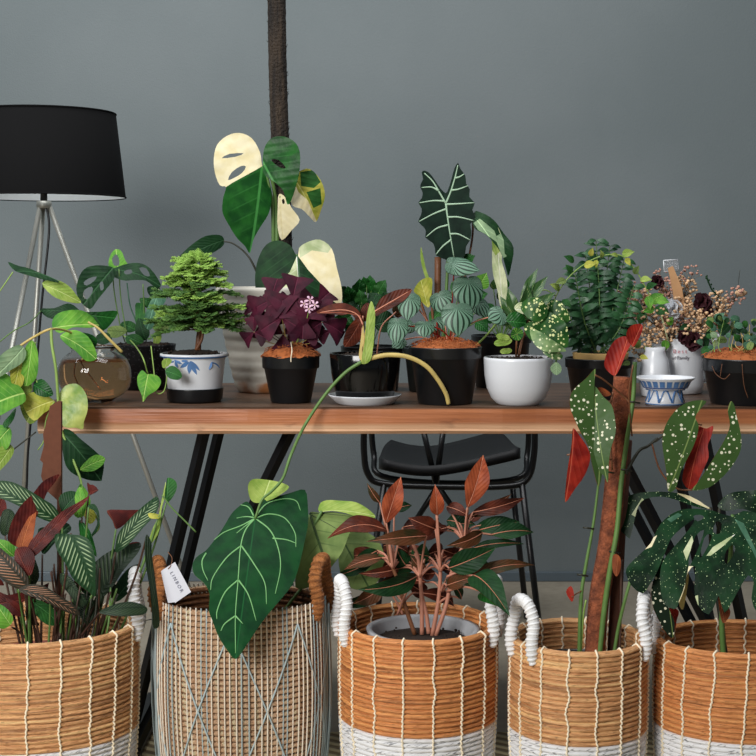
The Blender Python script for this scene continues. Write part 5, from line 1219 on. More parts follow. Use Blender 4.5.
# ---- right-hand pot with coir and creeping foliage
cR, sR = potc(745, 408, 32)
rp = thing('potted_creeper', 'low creeping grey-green plant over orange coir in a black pot at the right edge', 'plant', cR)
hR = nursery(rp, cR, sR, 43, 34, 46, 14); coir(rp, cR, 42*sR, hR-.002, M['coir'], .018, 240, .002)
for q in ([(712, 366), (716, 374), (724, 379), (730, 374)], [(722, 364), (720, 378)], [(742, 364), (744, 385), (748, 398)]): pstem(rp, [(x, y, cR.y-44.2*sR+abs(x-745)**2*.000034) for x, y in q], .0006, M['stem_brown'], 'root')
random.seed(9)
for i in range(80):
    x, y = rnd(702, 790), rnd(318, 348); Yv = cR.y+rnd(-.06, .05); a = rnd(0, 6.28); r = rnd(6, 10); b = MB(); sleaf(b, P(x, y, Yv), P(x+r*math.cos(a), y-r*math.sin(a), Yv-.005), r*.8*sR, random.choice(['ovate', 'obl']), (rnd(-.6, .6), -1, rnd(0, 1)), 0, 0, 0, rows=2, bend=.1)
    b.build('leaf', [random.choice([M['leaf_bluegreen'], M['leaf_pale'], M['leaf'], M['leaf_bluegreen'], M['leaf_dark'], M['leaf_olive']])], rp)
for i in range(12):
    x = rnd(706, 788); pstem(rp, [(x, rnd(320, 335), cR.y+rnd(-.05, .03)), (x+rnd(-8, 8), 345, cR.y+rnd(-.05, .0)), (x+rnd(-6, 6), 352, cR.y-.03)], .0008, M['stem_yellow'] if i % 2 else M['stem_lime'])
# ================================================================ plants in the baskets
random.seed(17)
# ---- coppery aglaonema in basket 3
zc = .325
cc = Vector((P(423, 627, c3.y+.005).x, c3.y+.01, .012)); sc = S(cc.y)
ag = thing('potted_aglaonema', 'coppery red and green leaved plant with pink stems in a grey cement pot', 'plant', cc)
hc = P(423, 628, cc.y).z-cc.z
revolve(ag, 'pot', cc, [(40*sc, 0), (44*sc, .01), (52*sc, hc-.03), (57*sc, hc-.006), (57.5*sc, hc)], .010, M['concrete'], 64); soil(ag, cc, 47*sc, hc-.022, M['soil'], h=.008)
k6b = 220/756; KA = lambda x, y: (310+x*k6b, 440+y*k6b)
ay = cc.y
def agl(bx, by, tx, ty, w_, mt, bk_, d0, d1, prof='ovate', roll=0, bend=.1, hub=None):
    bend += .05; tx += (tx-bx)*.10; ty += (ty-by)*.04; b = MB(); c = P(*KA(bx, by), ay+d0); e = P(*KA(tx, ty), ay+d1)
    n = Vector((0, -1, .35)) if abs(tx-bx) > abs(ty-by)*.7 else Vector((0, -1, .05))
    fr_ = sleaf(b, c, e, w_*k6b*sc*1.12, prof, n, roll+rnd(-30, 30), 0, 1, rows=4, cols=4, bend=bend, fold=.28, ripple=.16)
    ex, ey, ez, L_ = fr_; dsp = mkdisp(L_, w_*k6b*sc*1.12/2, bend=bend, fold=.28)
    b.tube([c+ey*L_*t+ez*(dsp(0, L_*t)+.0006) for t in [i/10 for i in range(10)]], [.0010, .0003], 5, 2)
    b.build('leaf', [M[mt], M[bk_], M['vein_pink']], ag)
    if hub:
        h = P(*KA(*hub[:2]), ay+(hub[2] if len(hub) > 2 else 0)); md = c.lerp(h, .5)+Vector((0, 0, .008)); m_ = MB(); m_.tube(cr([c, md, h], 6), [.0016, .0024], 7); m_.build('petiole', M['stem_pink'], ag)
hA1, hA2, hA3, hA4 = (285, 440), (378, 470), (448, 450), (530, 350)
agl(262, 285, 308, 132, 62, 'pinkred', 'redbrown', 0, 0, 'lance', 10, hub=hA1)
agl(240, 215, 200, 150, 26, 'redgreen', 'leaf', .02, .02, hub=hA1)
agl(437, 258, 430, 156, 46, 'pinkred', 'redgreen', 0, -.01, hub=hA3)
agl(541, 232, 590, 58, 72, 'pinkred', 'redbrown', 0, .01, 'lance', -12, hub=hA4)
agl(265, 312, 78, 338, 66, 'redbrown', 'leaf_dark', 0, -.02, bend=.2, hub=hA1)
agl(400, 330, 212, 348, 50, 'redgreen', 'leaf_dark', -.03, -.06, bend=.15, hub=hA2)
agl(368, 466, 180, 512, 66, 'leaf_dark', 'redbrown', -.03, -.08, bend=.12, hub=(300, 600))
agl(248, 405, 128, 445, 42, 'redgreen', 'leaf_dark', .02, .02, hub=hA1)
agl(232, 380, 150, 420, 40, 'leaf_dark', 'redbrown', .03, .02, hub=hA1)
agl(560, 248, 722, 200, 46, 'redbrown', 'leaf_dark', .02, .03, bend=.15, hub=hA4)
agl(555, 262, 680, 188, 34, 'redgreen', 'leaf_dark', .04, .05, hub=hA4)
agl(592, 318, 480, 362, 46, 'redgreen', 'redbrown', -.02, -.05, hub=hA4)
agl(478, 440, 625, 372, 78, 'leaf_dark', 'redbrown', -.04, -.05, bend=.08, hub=hA3)
agl(560, 372, 722, 358, 30, 'leaf_dark', 'redbrown', .02, .02, hub=(500, 400))
agl(545, 472, 752, 432, 42, 'redgreen', 'leaf_dark', -.01, 0, bend=.2, hub=(470, 470))
agl(560, 465, 676, 602, 86, 'leaf_dark', 'redbrown', -.06, -.17, bend=.12, hub=(470, 500))
agl(470, 500, 555, 470, 44, 'redgreen', 'leaf_dark', -.03, -.05, hub=(450, 520))
agl(625, 325, 756, 318, 56, 'leaf_dark', 'redgreen', .0, .02, hub=hA4)
agl(580, 310, 710, 282, 60, 'leaf_dark', 'redbrown', .03, .03, hub=hA4)
agl(430, 305, 345, 268, 60, 'redbrown', 'leaf_dark', .01, 0, hub=hA3)
agl(250, 505, 158, 560, 56, 'redgreen', 'leaf_dark', .0, .0, hub=(320, 600))
agl(330, 430, 300, 370, 60, 'leaf_dark', 'leaf_dark', .03, .03, hub=hA2)
agl(360, 390, 410, 400, 70, 'leaf_dark', 'redbrown', .03, .03, hub=hA2)
agl(470, 230, 540, 262, 44, 'redbrown', 'leaf_dark', .02, .0, hub=hA4)
agl(320, 300, 410, 300, 50, 'redbrown', 'leaf_dark', .04, .04, hub=hA1)
agl(290, 240, 345, 225, 34, 'leaf_dark', 'redbrown', .04, .05, hub=hA1)
agl(470, 300, 560, 290, 56, 'leaf_dark', 'redbrown', .05, .05, hub=hA4)
agl(520, 545, 470, 480, 40, 'leaf_dark', 'redgreen', .02, .0, hub=(440, 560))
agl(590, 520, 640, 570, 44, 'leaf_deep', 'redgreen', -.10, -.16, hub=(470, 520))
agl(395, 455, 350, 400, 40, 'redgreen', 'redbrown', .02, .02, hub=hA2)
random.seed(4)
for (hx, hy, hd), n_ in (((285, 440, 0), 6), ((378, 470, -.01), 6), ((448, 450, 0), 6), ((530, 350, 0), 6), ((455, 520, 0), 4), ((320, 560, .0), 4)):
    for i in range(n_):
        a = math.pi*(i+.5+rnd(-.3, .3))/n_; r1 = rnd(50, 80); L1 = rnd(90, 150); bx, by = hx+r1*math.cos(a), hy-r1*math.sin(a)*.75-20
        if by < 150: continue
        agl(bx, by, bx+L1*math.cos(a)*1.1, by-L1*math.sin(a)*.25+rnd(10, 60), rnd(34, 56), random.choice(['redbrown', 'redgreen', 'redbrown', 'leaf_dark']), random.choice(['leaf_dark', 'redbrown']), hd+.035+rnd(-.01, .03), hd+.05+rnd(-.02, .06), bend=.18, hub=(hx, hy, hd+.01))
for q in ([(385, 668), (384, 560), (378, 470), (370, 400), (350, 350)], [(420, 672), (440, 560), (448, 450), (440, 330), (436, 258)], [(360, 668), (330, 580), (300, 480), (272, 400), (262, 290)], [(432, 672), (470, 560), (490, 440), (530, 350), (541, 235)], [(408, 665), (400, 600), (384, 530), (380, 470)]):
    n_ = len(q); pstem(ag, [(*KA(*p), ay+(.01*i/n_)) for i, p in enumerate(q)], [.0042, .0026], M['stem_pink'] if q[0][0] != 360 else M['stem_brown'])
# ---- striped calathea in basket 1
kc = 200/756; KC = lambda pts: [(x*kc, 430+y*kc) for x, y in pts]
ca0 = Vector((c1.x+.02, c1.y, .012)); cay = c1.y; sca = S(cay)
ca = thing('potted_calathea', 'prayer plant with pale-striped green leaves and burgundy undersides in a terracotta pot', 'plant', ca0)
hca = .30
revolve(ca, 'pot', ca0, [(60*sca, 0), (64*sca, .01), (78*sca, hca-.03), (82*sca, hca-.028), (82*sca, hca)], .004, M['terra'], 56); soil(ca, ca0, 76*sca, hca-.02, M['soil'])
def cal(poly, d, ba, ti, mt, bk_='burgundy', **k):
    k.setdefault('yaw', rnd(-18, 18)); k.setdefault('pitch', rnd(-15, 20)); k.setdefault('bend', .1); k.setdefault('step', 12); k.setdefault('fold', .12)
    ba = KC([ba])[0]; ti = KC([ti])[0]; pleaf(ca, KC(poly), cay+d, ba, ti, [M[mt], M[bk_]], **k)
    rx = ba[0]*.55+24+rnd(-10, 10)
    pstem(ca, [(ba[0], ba[1], cay+d), (ba[0]*.7+rx*.3, ba[1]*.6+640*.4, cay+d*.5), (rx, 650, cay+d*.2)], [.0016, .0024], M['stem_purple'] if random.random() < .7 else M['stem'], 'petiole')
cal([(-20, 200), (0, 192), (50, 200), (105, 228), (160, 262), (205, 290), (228, 335), (200, 350), (150, 335), (90, 300), (30, 270), (-20, 250)], .0, (226, 345), (-20, 215), 'cala', pitch=5, yaw=0)
cal([(226, 168), (190, 180), (150, 205), (115, 248), (70, 292), (40, 345), (28, 390), (30, 420), (70, 440), (100, 400), (125, 345), (150, 290), (172, 240), (205, 200)], -.04, (60, 440), (226, 168), 'burgundy', 'cala', yaw=15)
cal([(136, 294), (112, 335), (84, 388), (62, 440), (110, 455), (130, 405), (138, 345)], -.05, (80, 455), (136, 294), 'rust', 'cala')
cal([(95, 475), (120, 425), (180, 372), (240, 320), (290, 288), (345, 248), (372, 228), (352, 208), (332, 214), (345, 240), (318, 292), (270, 342), (232, 392), (180, 445), (125, 485)], -.06, (100, 480), (368, 228), 'burgundy', 'cala', yaw=-10, sm=2)
cal([(60, 450), (100, 442), (132, 472), (132, 512), (112, 552), (70, 525), (58, 485)], -.08, (110, 550), (62, 452), 'burgundy', 'cala')
cal([(205, 402), (230, 393), (262, 394), (320, 408), (345, 450), (356, 510), (357, 570), (360, 629), (332, 614), (300, 594), (268, 565), (240, 510), (212, 462)], -.10, (268, 392), (359, 628), 'cala', yaw=10, pitch=-15, step=16)
cal([(-20, 440), (20, 462), (60, 500), (95, 540), (112, 580), (80, 605), (40, 590), (0, 560), (-20, 540)], -.09, (110, 590), (-20, 450), 'cala_pink', pitch=-10)
cal([(70, 602), (110, 590), (160, 602), (220, 640), (275, 668), (302, 698), (262, 700), (205, 680), (150, 652), (95, 628)], -.12, (70, 604), (302, 698), 'cala_pink', pitch=25)
cal([(436, 462), (442, 420), (455, 388), (485, 352), (530, 305), (570, 268), (595, 252), (602, 290), (585, 330), (545, 375), (505, 420), (470, 450)], .0, (437, 462), (596, 252), 'cala', yaw=-10)
cal([(404, 304), (470, 305), (542, 308), (512, 325), (478, 352), (440, 375), (424, 345)], .02, (438, 376), (405, 304), 'burgundy', 'cala')
cal([(360, 520), (385, 490), (425, 462), (480, 438), (532, 428), (525, 465), (500, 500), (465, 545), (425, 605), (375, 640), (362, 590)], .0, (368, 640), (532, 428), 'cala_dark')
cal([(370, 500), (400, 470), (440, 455), (500, 425), (530, 430), (480, 470), (430, 500), (385, 540)], .03, (375, 540), (530, 430), 'burgundy', 'cala_dark')
cal([(375, 690), (400, 676), (450, 662), (505, 658), (556, 672), (540, 702), (470, 714), (410, 706)], -.10, (378, 690), (556, 672), 'cala_dark', pitch=25)
cal([(556, 395), (540, 425), (532, 470), (532, 530), (545, 600), (560, 680), (578, 745), (600, 742), (592, 690), (578, 620), (566, 540), (562, 470), (566, 430)], -.06, (556, 398), (590, 742), 'cala_dark', 'cala', yaw=30, fold=.3)
cal([(634, 180), (660, 190), (668, 215), (655, 250), (630, 276), (622, 240), (628, 205)], .02, (628, 276), (636, 180), 'leaf', 'leaf_bright')
cal([(626, 195), (618, 250), (602, 310), (600, 350), (590, 400), (560, 440), (568, 385), (592, 330), (604, 270)], .0, (562, 440), (626, 195), 'leaf_lime', 'leaf_olive', fold=.4)
cal([(560, 315), (600, 320), (600, 335), (570, 335)], .0, (600, 325), (562, 320), 'leaf_yellow', 'leaf', step=8)
cal([(-20, 250), (10, 258), (22, 280), (20, 310), (-20, 335)], .01, (-18, 330), (10, 258), 'burgundy')
cal([(10, 310), (40, 300), (60, 330), (50, 370), (20, 400), (0, 380)], .0, (20, 400), (40, 300), 'cala_dark')
cal([(-10, 415), (30, 420), (60, 445), (50, 480), (10, 460), (-15, 440)], -.02, (55, 480), (-10, 416), 'leaf_bright')
cal([(225, 260), (255, 235), (290, 235), (300, 270), (270, 300), (235, 310)], .02, (235, 310), (295, 240), 'leaf_dark')
cal([(330, 200), (345, 212), (372, 225), (350, 240), (335, 240)], .0, (335, 240), (370, 226), 'burgundy')
cal([(300, 340), (330, 370), (350, 420), (365, 480), (330, 440), (300, 400)], .0, (305, 345), (365, 480), 'leaf_deep', 'leaf_deep')
cal([(300, 215), (320, 240), (326, 280), (320, 320), (300, 330), (290, 290), (285, 250)], .0, (310, 330), (302, 218), 'leaf_bright', 'leaf_lime')
cal([(330, 290), (356, 280), (372, 310), (374, 360), (360, 392), (342, 402), (365, 360), (362, 315)], -.03, (335, 292), (345, 400), 'leaf_dark', 'leaf')
cal([(150, 380), (200, 370), (250, 350), (270, 380), (220, 420), (170, 470), (150, 440)], .02, (160, 470), (265, 360), 'leaf_dark', 'burgundy')
cal([(-20, 610), (30, 625), (80, 615), (100, 640), (50, 670), (-20, 690)], -.02, (100, 640), (-20, 660), 'burgundy', 'cala_dark')
cal([(230, 540), (270, 560), (300, 610), (330, 650), (300, 670), (260, 620), (230, 580)], -.02, (240, 545), (325, 660), 'cala_dark')
cal([(110, 640), (160, 650), (210, 690), (230, 730), (180, 740), (130, 700)], -.02, (115, 645), (228, 735), 'leaf', 'leaf')
cal([(-10, 660), (30, 680), (50, 720), (20, 750), (-10, 740)], -.04, (45, 745), (-10, 665), 'leaf_bright', 'leaf')
cal([(300, 620), (350, 640), (370, 690), (340, 740), (300, 700)], .0, (345, 740), (305, 622), 'cala_dark')
cal([(450, 560), (490, 520), (530, 510), (520, 570), (480, 620), (440, 650), (420, 620)], .03, (430, 650), (528, 512), 'leaf_dark', 'cala_dark')
for i in range(16):
    x, y = rnd(0, 125), rnd(585, 632); b = MB(); a = rnd(.2, 2.9); r = rnd(16, 30); Yv = cay+rnd(-.05, .08); sleaf(b, P(x, y, Yv), P(x+r*math.cos(a), y-r*math.sin(a), Yv), r*.45*sca, 'lance', (rnd(-.6, .6), -1, rnd(0, .6)), 0, 0, 1, rows=3, bend=.12, fold=.1)
    b.build('leaf', [M[random.choice(['cala_dark', 'burgundy', 'leaf_dark', 'cala_dark'])], M['burgundy']], ca)
for i in range(30):
    x = rnd(-6, 118); pstem(ca, [(x+rnd(-12, 12), rnd(560, 600), cay+rnd(-.07, .06)), (x*.9+5, 625, cay+rnd(-.05, .05)), (x*.8+8, 655, cay+rnd(-.05, .05))], [.0016, .0022], random.choice([M['stem_purple'], M['stem_dark'], M['stem_purple'], M['stem']]), 'petiole')
# brown plank-like totem
tp_ = cay+.05
m = MB(); pts = []; 
Lft = [(50, 404), (46, 420), (45, 438), (43, 452), (41, 462), (42, 476), (46, 486), (52, 495), (58, 503)]
pole = thing('coir_board', 'flat reddish-brown coir board standing among the striped leaves near the table end', 'plant support', P(54, 640, tp_))
M['coirboard'] = plain('red_brown_coir_board', D(104, 62, 44), .95, .2, 90.0)
slab_poly(pole, 'board', [(58, 401), (61, 402), (61, 503), (60, 660), (57, 660), (57, 500), (48, 492), (44, 486), (41, 476), (43, 463), (40, 460), (44, 445), (43, 434), (47, 420), (50, 406)], tp_, .012, M['coirboard'])
# ---- begonia in basket 4 with climbing pole
by_ = c4.y
be0 = Vector((c4.x+.005, c4.y, .012)); s_b = S(by_)
be = thing('potted_begonia', 'white-spotted angel wing begonia with red undersides tied to an orange-brown pole', 'plant', be0)
revolve(be, 'pot', be0, [(44*s_b, 0), (46*s_b, .01), (56*s_b, .285), (57*s_b, .30)], .004, M['plastic'], 48); soil(be, be0, 54*s_b, .285, M['soil'])
KB = lambda pts: crop((540, 320), 216/756, pts)
g = G('orange_brown_coir_pole'); n_ = g.noise(scale=38.0, detail=5.0, rough=.7); n2_ = g.noise(scale=220.0)
M['cpole'] = g.out(g.mix(n_.step(.3, .75), D(96, 50, 32), D(176, 98, 62)), .95, bump=n_+n2_*.5, bd=.006)
m = MB(); m.tube(cr([P(624, 377, by_+.03), P(618, 450, by_+.03), P(609, 540, by_+.025), P(599, 600, by_+.02), P(594, 668, by_+.015)], 14), [10.5*s_b]*57, 20); m.build('coir_pole', M['cpole'], be)
M['dpole'] = plain('dark_brown_wood_pole', D(84, 50, 36), .9, .3, 60.0)
m = MB(); m.tube([P(626, 440, by_+.05), P(619, 540, by_+.045), P(613, 665, by_+.035)], 6.5*s_b, 14); m.build('wooden_stake', M['dpole'], be)
def canes(q, r, mt): pstem(be, [(x, y, by_+d) for x, y, d in q], r, M[mt], 'cane')
canes([(635, 362, .0), (633, 400, .0), (627, 440, .0), (621, 485, .0), (617, 530, -.005), (610, 570, -.005), (604, 612, 0), (598, 668, 0)], [.0038, .0052], 'stem')
canes([(600, 470, .0), (594, 520, .0), (586, 565, 0), (581, 600, 0), (579, 668, 0)], [.002, .004], 'stem')
canes([(586, 600, -.005), (583, 620, 0), (580, 668, 0)], .0018, 'stem_lime')
canes([(658, 438, .02), (648, 446, .02), (640, 450, .01), (633, 460, .0), (626, 474, .0)], [.0022, .0034], 'stem_dark')
canes([(632, 575, -.01), (625, 600, -.01), (618, 630, 0), (612, 668, 0)], [.0028, .0035], 'stem')
canes([(622, 560, .0), (621, 590, .0), (620, 640, 0), (618, 668, 0)], [.002, .0025], 'stem_purple')
canes([(613, 392, -.02), (611, 402, -.02), (609, 412, 0), (612, 470, .0)], .0018, 'stem_brown')
for (x, y) in ((588, 528), (608, 472), (614, 552), (582, 575), (634, 402), (626, 470)):
    m = MB(); m.tube([P(x-5, y-.5, by_-.006), P(x, y, by_-.009), P(x+6, y+1, by_-.002)], .0016, 6); m.build('tie', M['stem_dark'], be)
KB0 = lambda pts: crop((540, 230), 216/756, pts)
BG, BR = [M['begonia'], M['redleaf']], [M['redleaf'], M['begonia']]
pleaf(be, KB([(194, 170), (160, 205), (118, 240), (99, 272), (98, 312), (112, 352), (134, 400), (160, 445), (176, 508), (204, 582), (213, 540), (206, 490), (190, 440), (182, 380), (180, 320), (184, 260), (190, 210)]), by_-.04, KB([(192, 200)])[0], KB([(205, 582)])[0], BG, yaw=20, pitch=-8, bend=.08, name='spotted_leaf')
pleaf(be, KB([(190, 230), (225, 270), (256, 300), (270, 350), (272, 400), (256, 450), (246, 500), (238, 568), (226, 545), (212, 530), (196, 470), (184, 400), (180, 320), (184, 270)]), by_-.045, KB([(190, 235)])[0], KB([(236, 568)])[0], BG, yaw=-18, pitch=-8, bend=.08, name='spotted_leaf')
pleaf(be, KB([(116, 378), (108, 430), (95, 500), (88, 560), (88, 638), (118, 592), (150, 545), (170, 490), (164, 450), (140, 410)]), by_-.02, KB([(118, 380)])[0], KB([(88, 636)])[0], BR, yaw=15, bend=.08, name='red_leaf')
pleaf(be, KB0([(258, 510), (235, 492), (228, 470), (240, 430), (265, 388), (298, 372), (318, 398), (302, 430), (286, 470), (270, 502)]), by_-.05, KB0([(262, 512)])[0], KB0([(305, 385)])[0], BR, yaw=-15, pitch=15, cup=.3, name='red_leaf')
pleaf(be, KB0([(318, 402), (302, 380), (304, 352), (326, 332), (356, 330), (358, 352), (342, 388), (328, 408)]), by_-.05, KB0([(322, 405)])[0], KB0([(355, 332)])[0], BR, yaw=10, pitch=10, cup=.3, name='red_leaf')
pleaf(be, KB([(540, 282), (500, 296), (465, 325), (436, 370), (425, 420), (430, 470), (440, 530), (448, 598), (474, 590), (490, 530), (520, 470), (542, 420), (553, 370), (542, 340), (562, 310), (582, 284)]), by_+.0, KB([(560, 300)])[0], KB([(450, 596)])[0], BG, yaw=10, bend=.06, name='spotted_leaf')
pleaf(be, KB([(556, 372), (582, 380), (606, 371), (600, 410), (590, 440), (594, 480), (572, 530), (545, 580), (520, 592), (500, 562), (510, 510), (525, 460), (532, 420), (545, 395)]), by_+.02, KB([(575, 375)])[0], KB([(520, 590)])[0], BR, yaw=-10, bend=.1, name='red_leaf')
pleaf(be, KB([(668, 284), (655, 318), (660, 370), (640, 420), (610, 470), (580, 520), (553, 565), (533, 596), (590, 586), (642, 542), (680, 490), (699, 440), (695, 380), (686, 338), (680, 300)]), by_+.01, KB([(536, 594)])[0], KB([(668, 286)])[0], BG, yaw=12, bend=.08, name='spotted_leaf')
k2_ = 166/756; KD = lambda pts: crop((590, 480), k2_, pts)
pleaf(be, KD([(320, 370), (300, 420), (276, 490), (278, 560), (300, 620), (340, 690), (378, 718), (382, 650), (356, 590), (335, 520), (330, 440)]), by_-.02, KD([(322, 372)])[0], KD([(378, 716)])[0], [M['begonia_dark'], M['redleaf']], yaw=15, bend=.06, name='spotted_leaf')
pleaf(be, KD([(360, 560), (385, 580), (405, 600), (395, 640), (385, 690), (366, 640)]), by_+.0, KD([(380, 570)])[0], KD([(385, 690)])[0], BR, step=8, name='red_leaf')
pleaf(be, KD([(104, 345), (125, 340), (140, 362), (138, 410), (120, 440), (102, 405)]), by_-.02, KD([(128, 340)])[0], KD([(118, 440)])[0], [M['rust'], M['rust']], step=8, name='dry_leaf')
pleaf(be, KB([(196, 240), (216, 236), (240, 250), (248, 262), (225, 268), (205, 258)]), by_-.03, KB([(246, 262)])[0], KB([(198, 242)])[0], [M['rust'], M['rust']], step=8, name='dry_leaf')
pleaf(be, [(566, 592), (571, 586), (574, 594), (572, 602)], by_-.02, (573, 600), (568, 588), BR, step=6, name='red_leaf')
pstem(be, [(572, 597, by_-.02), (576, 594, by_-.01), (583, 590, by_)], .0012, M['stem_brown'], 'cane')
pstem(be, [(560, 645, 0), (560, 646, 0)][:0] or [(660, 432, by_+.01), (690, 424, by_+.02), (702, 425, by_+.02)], .0014, M['stem_brown'], 'cane')
pstem(be, [(698, 425, by_+.02), (672, 430, by_+.02), (655, 442, by_+.02)], .0018, M['stem_dark'], 'cane')
pstem(be, [(692, 490, by_+.01), (676, 488, by_+.02), (660, 470, by_+.02), (652, 444, by_+.02)], .0016, M['stem_brown'], 'cane')
pstem(be, [(567, 455, by_-.02), (590, 452, by_-.01), (612, 460, by_)], .0016, M['stem_brown'], 'cane')
pstem(be, [(595, 375, by_-.04), (604, 380, by_-.03), (622, 395, by_), (632, 405, by_)], .0016, M['stem_brown'], 'cane')
pstem(be, [(632, 436, by_), (629, 395, by_-.03), (633, 365, by_-.05)], .0014, M['stem_brown'], 'cane')
for (x, y, a, r, mt) in ((628, 352, 120, 10, 'leaf_yellow'), (636, 348, 60, 10, 'leaf_olive'), (640, 356, -20, 9, 'leaf_yellow'), (630, 362, 200, 9, 'leaf_olive')):
    b = MB(); a = math.radians(a); sleaf(b, P(x, y, by_), P(x+r*math.cos(a), y-r*math.sin(a), by_-.01), r*.6*s_b, 'ovate', (0, -1, .3), bend=.1, mf=0); b.build('leaf', [M[mt]], be)
# ---- speckled monstera in basket 5
ty_ = c5.y
th0 = Vector((c5.x-.01, c5.y, .012)); s_t = S(ty_)
th = thing('potted_speckled_monstera', 'speckled and cream-splashed split-leaf monstera in the basket at the right edge', 'plant', th0)
revolve(th, 'pot', th0, [(50*s_t, 0), (52*s_t, .01), (60*s_t, .27), (61*s_t, .285)], .004, M['plastic'], 48); soil(th, th0, 58*s_t, .27, M['soil'])
TM = [M['thai'], M['cream'], M['cream_green'], M['leaf_bluegreen']]
ty2 = ty_-.02
pleaf(th, KD([(640, 165), (560, 140), (470, 130), (400, 140), (340, 180), (305, 232), (278, 290), (228, 342), (182, 390), (165, 430), (190, 488), (240, 520), (268, 490), (300, 440), (322, 390), (345, 330), (370, 270), (420, 220), (480, 175), (450, 230), (400, 290), (350, 350), (325, 400), (320, 480), (335, 560), (385, 588), (405, 560), (430, 500), (445, 430), (480, 400), (475, 500), (492, 570), (540, 612), (572, 562), (586, 530), (612, 604), (645, 560), (680, 500), (720, 440), (745, 470), (735, 540), (760, 600), (800, 560), (830, 470), (860, 380), (880, 290), (850, 220), (780, 160), (700, 140)]), ty2, KD([(650, 160)])[0], KD([(700, 590)])[0], TM, yaw=0, pitch=-18, bend=.06, sm=2, step=22, ripple=.03,
      holes=[KD(h) for h in ([(400, 250), (455, 215), (470, 225), (420, 300), (390, 350), (350, 330), (375, 275)][:0] or [(470, 165), (500, 158), (520, 170), (490, 190)], [(575, 190), (600, 200), (590, 250), (560, 240)], [(520, 270), (545, 250), (555, 270), (520, 340), (500, 360)], [(620, 330), (650, 300), (660, 330), (625, 390), (612, 370)], [(480, 260), (520, 230), (500, 300), (470, 370), (450, 400), (455, 340)])],
      patches=[(KD(q), m_) for q, m_ in (([(425, 330), (465, 258), (472, 290), (440, 375)], 2), ([(530, 352), (560, 312), (628, 270), (662, 252), (610, 305), (550, 352)], 2), ([(246, 322), (276, 272), (306, 256), (282, 308)], 1), ([(475, 532), (492, 528), (496, 600), (478, 580)], 2), ([(660, 180), (700, 200), (756, 330), (780, 420), (740, 330), (690, 240)], 3), ([(436, 470), (450, 400), (470, 400), (444, 480), (436, 560), (408, 585), (404, 556), (424, 510)], 1), ([(350, 180), (400, 150), (420, 160), (370, 195)], 3))], label='large split leaf splashed with cream')
pleaf(th, KD([(582, 122), (592, 98), (620, 72), (660, 58), (720, 52), (790, 56), (850, 90), (860, 150), (800, 170), (740, 150), (690, 135), (640, 142), (610, 140)]), ty2+.05, KD([(590, 130)])[0], KD([(850, 130)])[0], [M['thai'], M['leaf']], pitch=10, bend=.1, ripple=.1)
pleaf(th, KD([(550, 132), (520, 112), (470, 80), (400, 62), (320, 56), (240, 60), (190, 70), (135, 108), (85, 148), (48, 182), (55, 205), (90, 235), (130, 228), (160, 250), (182, 268), (196, 220), (208, 165), (222, 120), (252, 90), (320, 78), (390, 92), (440, 110), (490, 125)]), ty2+.03, KD([(550, 128)])[0], KD([(70, 200)])[0], TM, sm=2, pitch=8, bend=.05, step=18, patches=[(KD([(56, 200), (90, 215), (125, 225), (118, 246), (80, 240)]), 1), (KD([(395, 62), (450, 72), (548, 122), (546, 134), (470, 104)]), 1), (KD([(110, 110), (150, 85), (180, 78), (140, 110)]), 2), (KD([(190, 160), (238, 85), (246, 92), (206, 170)]), 2)])
pleaf(th, KD([(430, 395), (450, 430), (440, 510), (424, 590), (404, 560), (414, 500), (436, 470)]), ty2-.01, KD([(448, 420)])[0], KD([(420, 590)])[0], [M['stem_yellow'], M['cream']], step=9)
pleaf(th, KD([(586, 530), (612, 545), (640, 600), (622, 640), (604, 650), (590, 600)]), ty2, KD([(590, 535)])[0], KD([(612, 650)])[0], [M['rust'], M['redbrown']], step=8)
pstem(th, [(*KD([(650, 160)])[0], ty2), (730, 560, ty2+.03), (722, 610, ty_-.01), (724, 668, ty_)], [.0035, .0055], M['stem_dark'] if 0 else M['stem'], 'petiole')
pstem(th, [(*KD([(590, 130)])[0], ty2+.05), (718, 560, ty_+.03), (726, 668, ty_)], [.003, .004], M['stem_dark'], 'petiole')
pstem(th, [(*KD([(550, 128)])[0], ty2+.03), (712, 560, ty_+.03), (728, 668, ty_)], [.003, .004], M['stem_dark'], 'petiole')
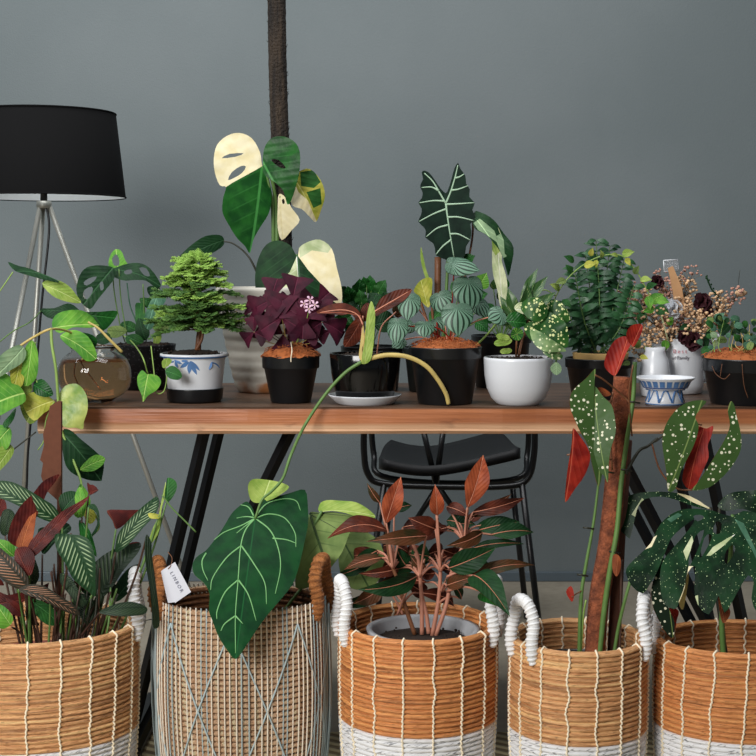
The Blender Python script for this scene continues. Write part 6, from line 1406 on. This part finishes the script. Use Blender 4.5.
# ---- pale-leaved plant in the string basket
q0 = Vector((c2.x+.01, c2.y+.01, .012))
pq = thing('potted_philodendron', 'large pale olive leaves seen from behind, rising from the string basket behind the hanging leaf', 'plant', q0)
sq = S(q0.y); revolve(pq, 'pot', q0, [(36*sq, 0), (38*sq, .01), (46*sq, .25), (47*sq, .26)], .004, M['plastic'], 48); soil(pq, q0, 44*sq, .245, M['soil'])
KQ = lambda pts: crop((280, 470), 120/756, pts)
pleaf(pq, KQ([(190, 265), (250, 270), (330, 268), (420, 285), (500, 300), (480, 340), (440, 420), (400, 520), (340, 600), (260, 690), (180, 740), (100, 740), (120, 600), (150, 440), (180, 320)]), q0.y+.06, KQ([(190, 280)])[0], KQ([(330, 700)])[0], [M['leaf_olive'], M['leaf_dark']], yaw=-12, pitch=15, bend=.08, veins=[KQ(v) for v in ([(190, 285), (220, 370), (270, 500), (330, 690)], [(190, 280), (280, 330), (400, 400)], [(190, 272), (300, 280), (450, 300)])], vmat=M['darkvein'], vw=.9)
pleaf(pq, KQ([(246, 262), (250, 215), (275, 200), (350, 205), (430, 210), (500, 228), (570, 262), (600, 300), (520, 320), (420, 290), (330, 270)]), q0.y+.05, KQ([(250, 262)])[0], KQ([(595, 290)])[0], [M['leaf_lime'], M['leaf_olive']], yaw=-5, pitch=30, bend=.1, ripple=.1)
pleaf(pq, KQ([(380, 440), (460, 380), (560, 400), (640, 480), (660, 600), (600, 720), (480, 756), (400, 700), (370, 560)]), q0.y+.10, KQ([(400, 450)])[0], KQ([(560, 740)])[0], [M['leaf_olive'], M['leaf_dark']], yaw=-10, pitch=15, bend=.08)
pleaf(pq, [(250, 499), (248, 488), (252, 481), (262, 479.5), (278, 482), (289, 489), (280, 496), (268, 501), (256, 503)], q0.y+.02, (262, 502), (270, 480), [M['leaf_lime'], M['leaf_olive']], yaw=0, pitch=20, cup=.3)
for q in ([(310, 515, .06), (285, 570, .04), (262, 640, .0)], [(322, 511, .05), (290, 570, .03), (258, 640, .0)], [(342, 540, .10), (300, 590, .05), (262, 640, .0)], [(262, 502, .02), (256, 560, .02), (252, 640, .0)]):
    pstem(pq, [(x, y, q0.y+d) for x, y, d in q], .003, M['stem'], 'petiole')
pstem(ca, [(162, 495, cay+.0), (172, 508, cay), (184, 520, cay), (196, 532, cay)], .0014, M['stem'], 'tendril')
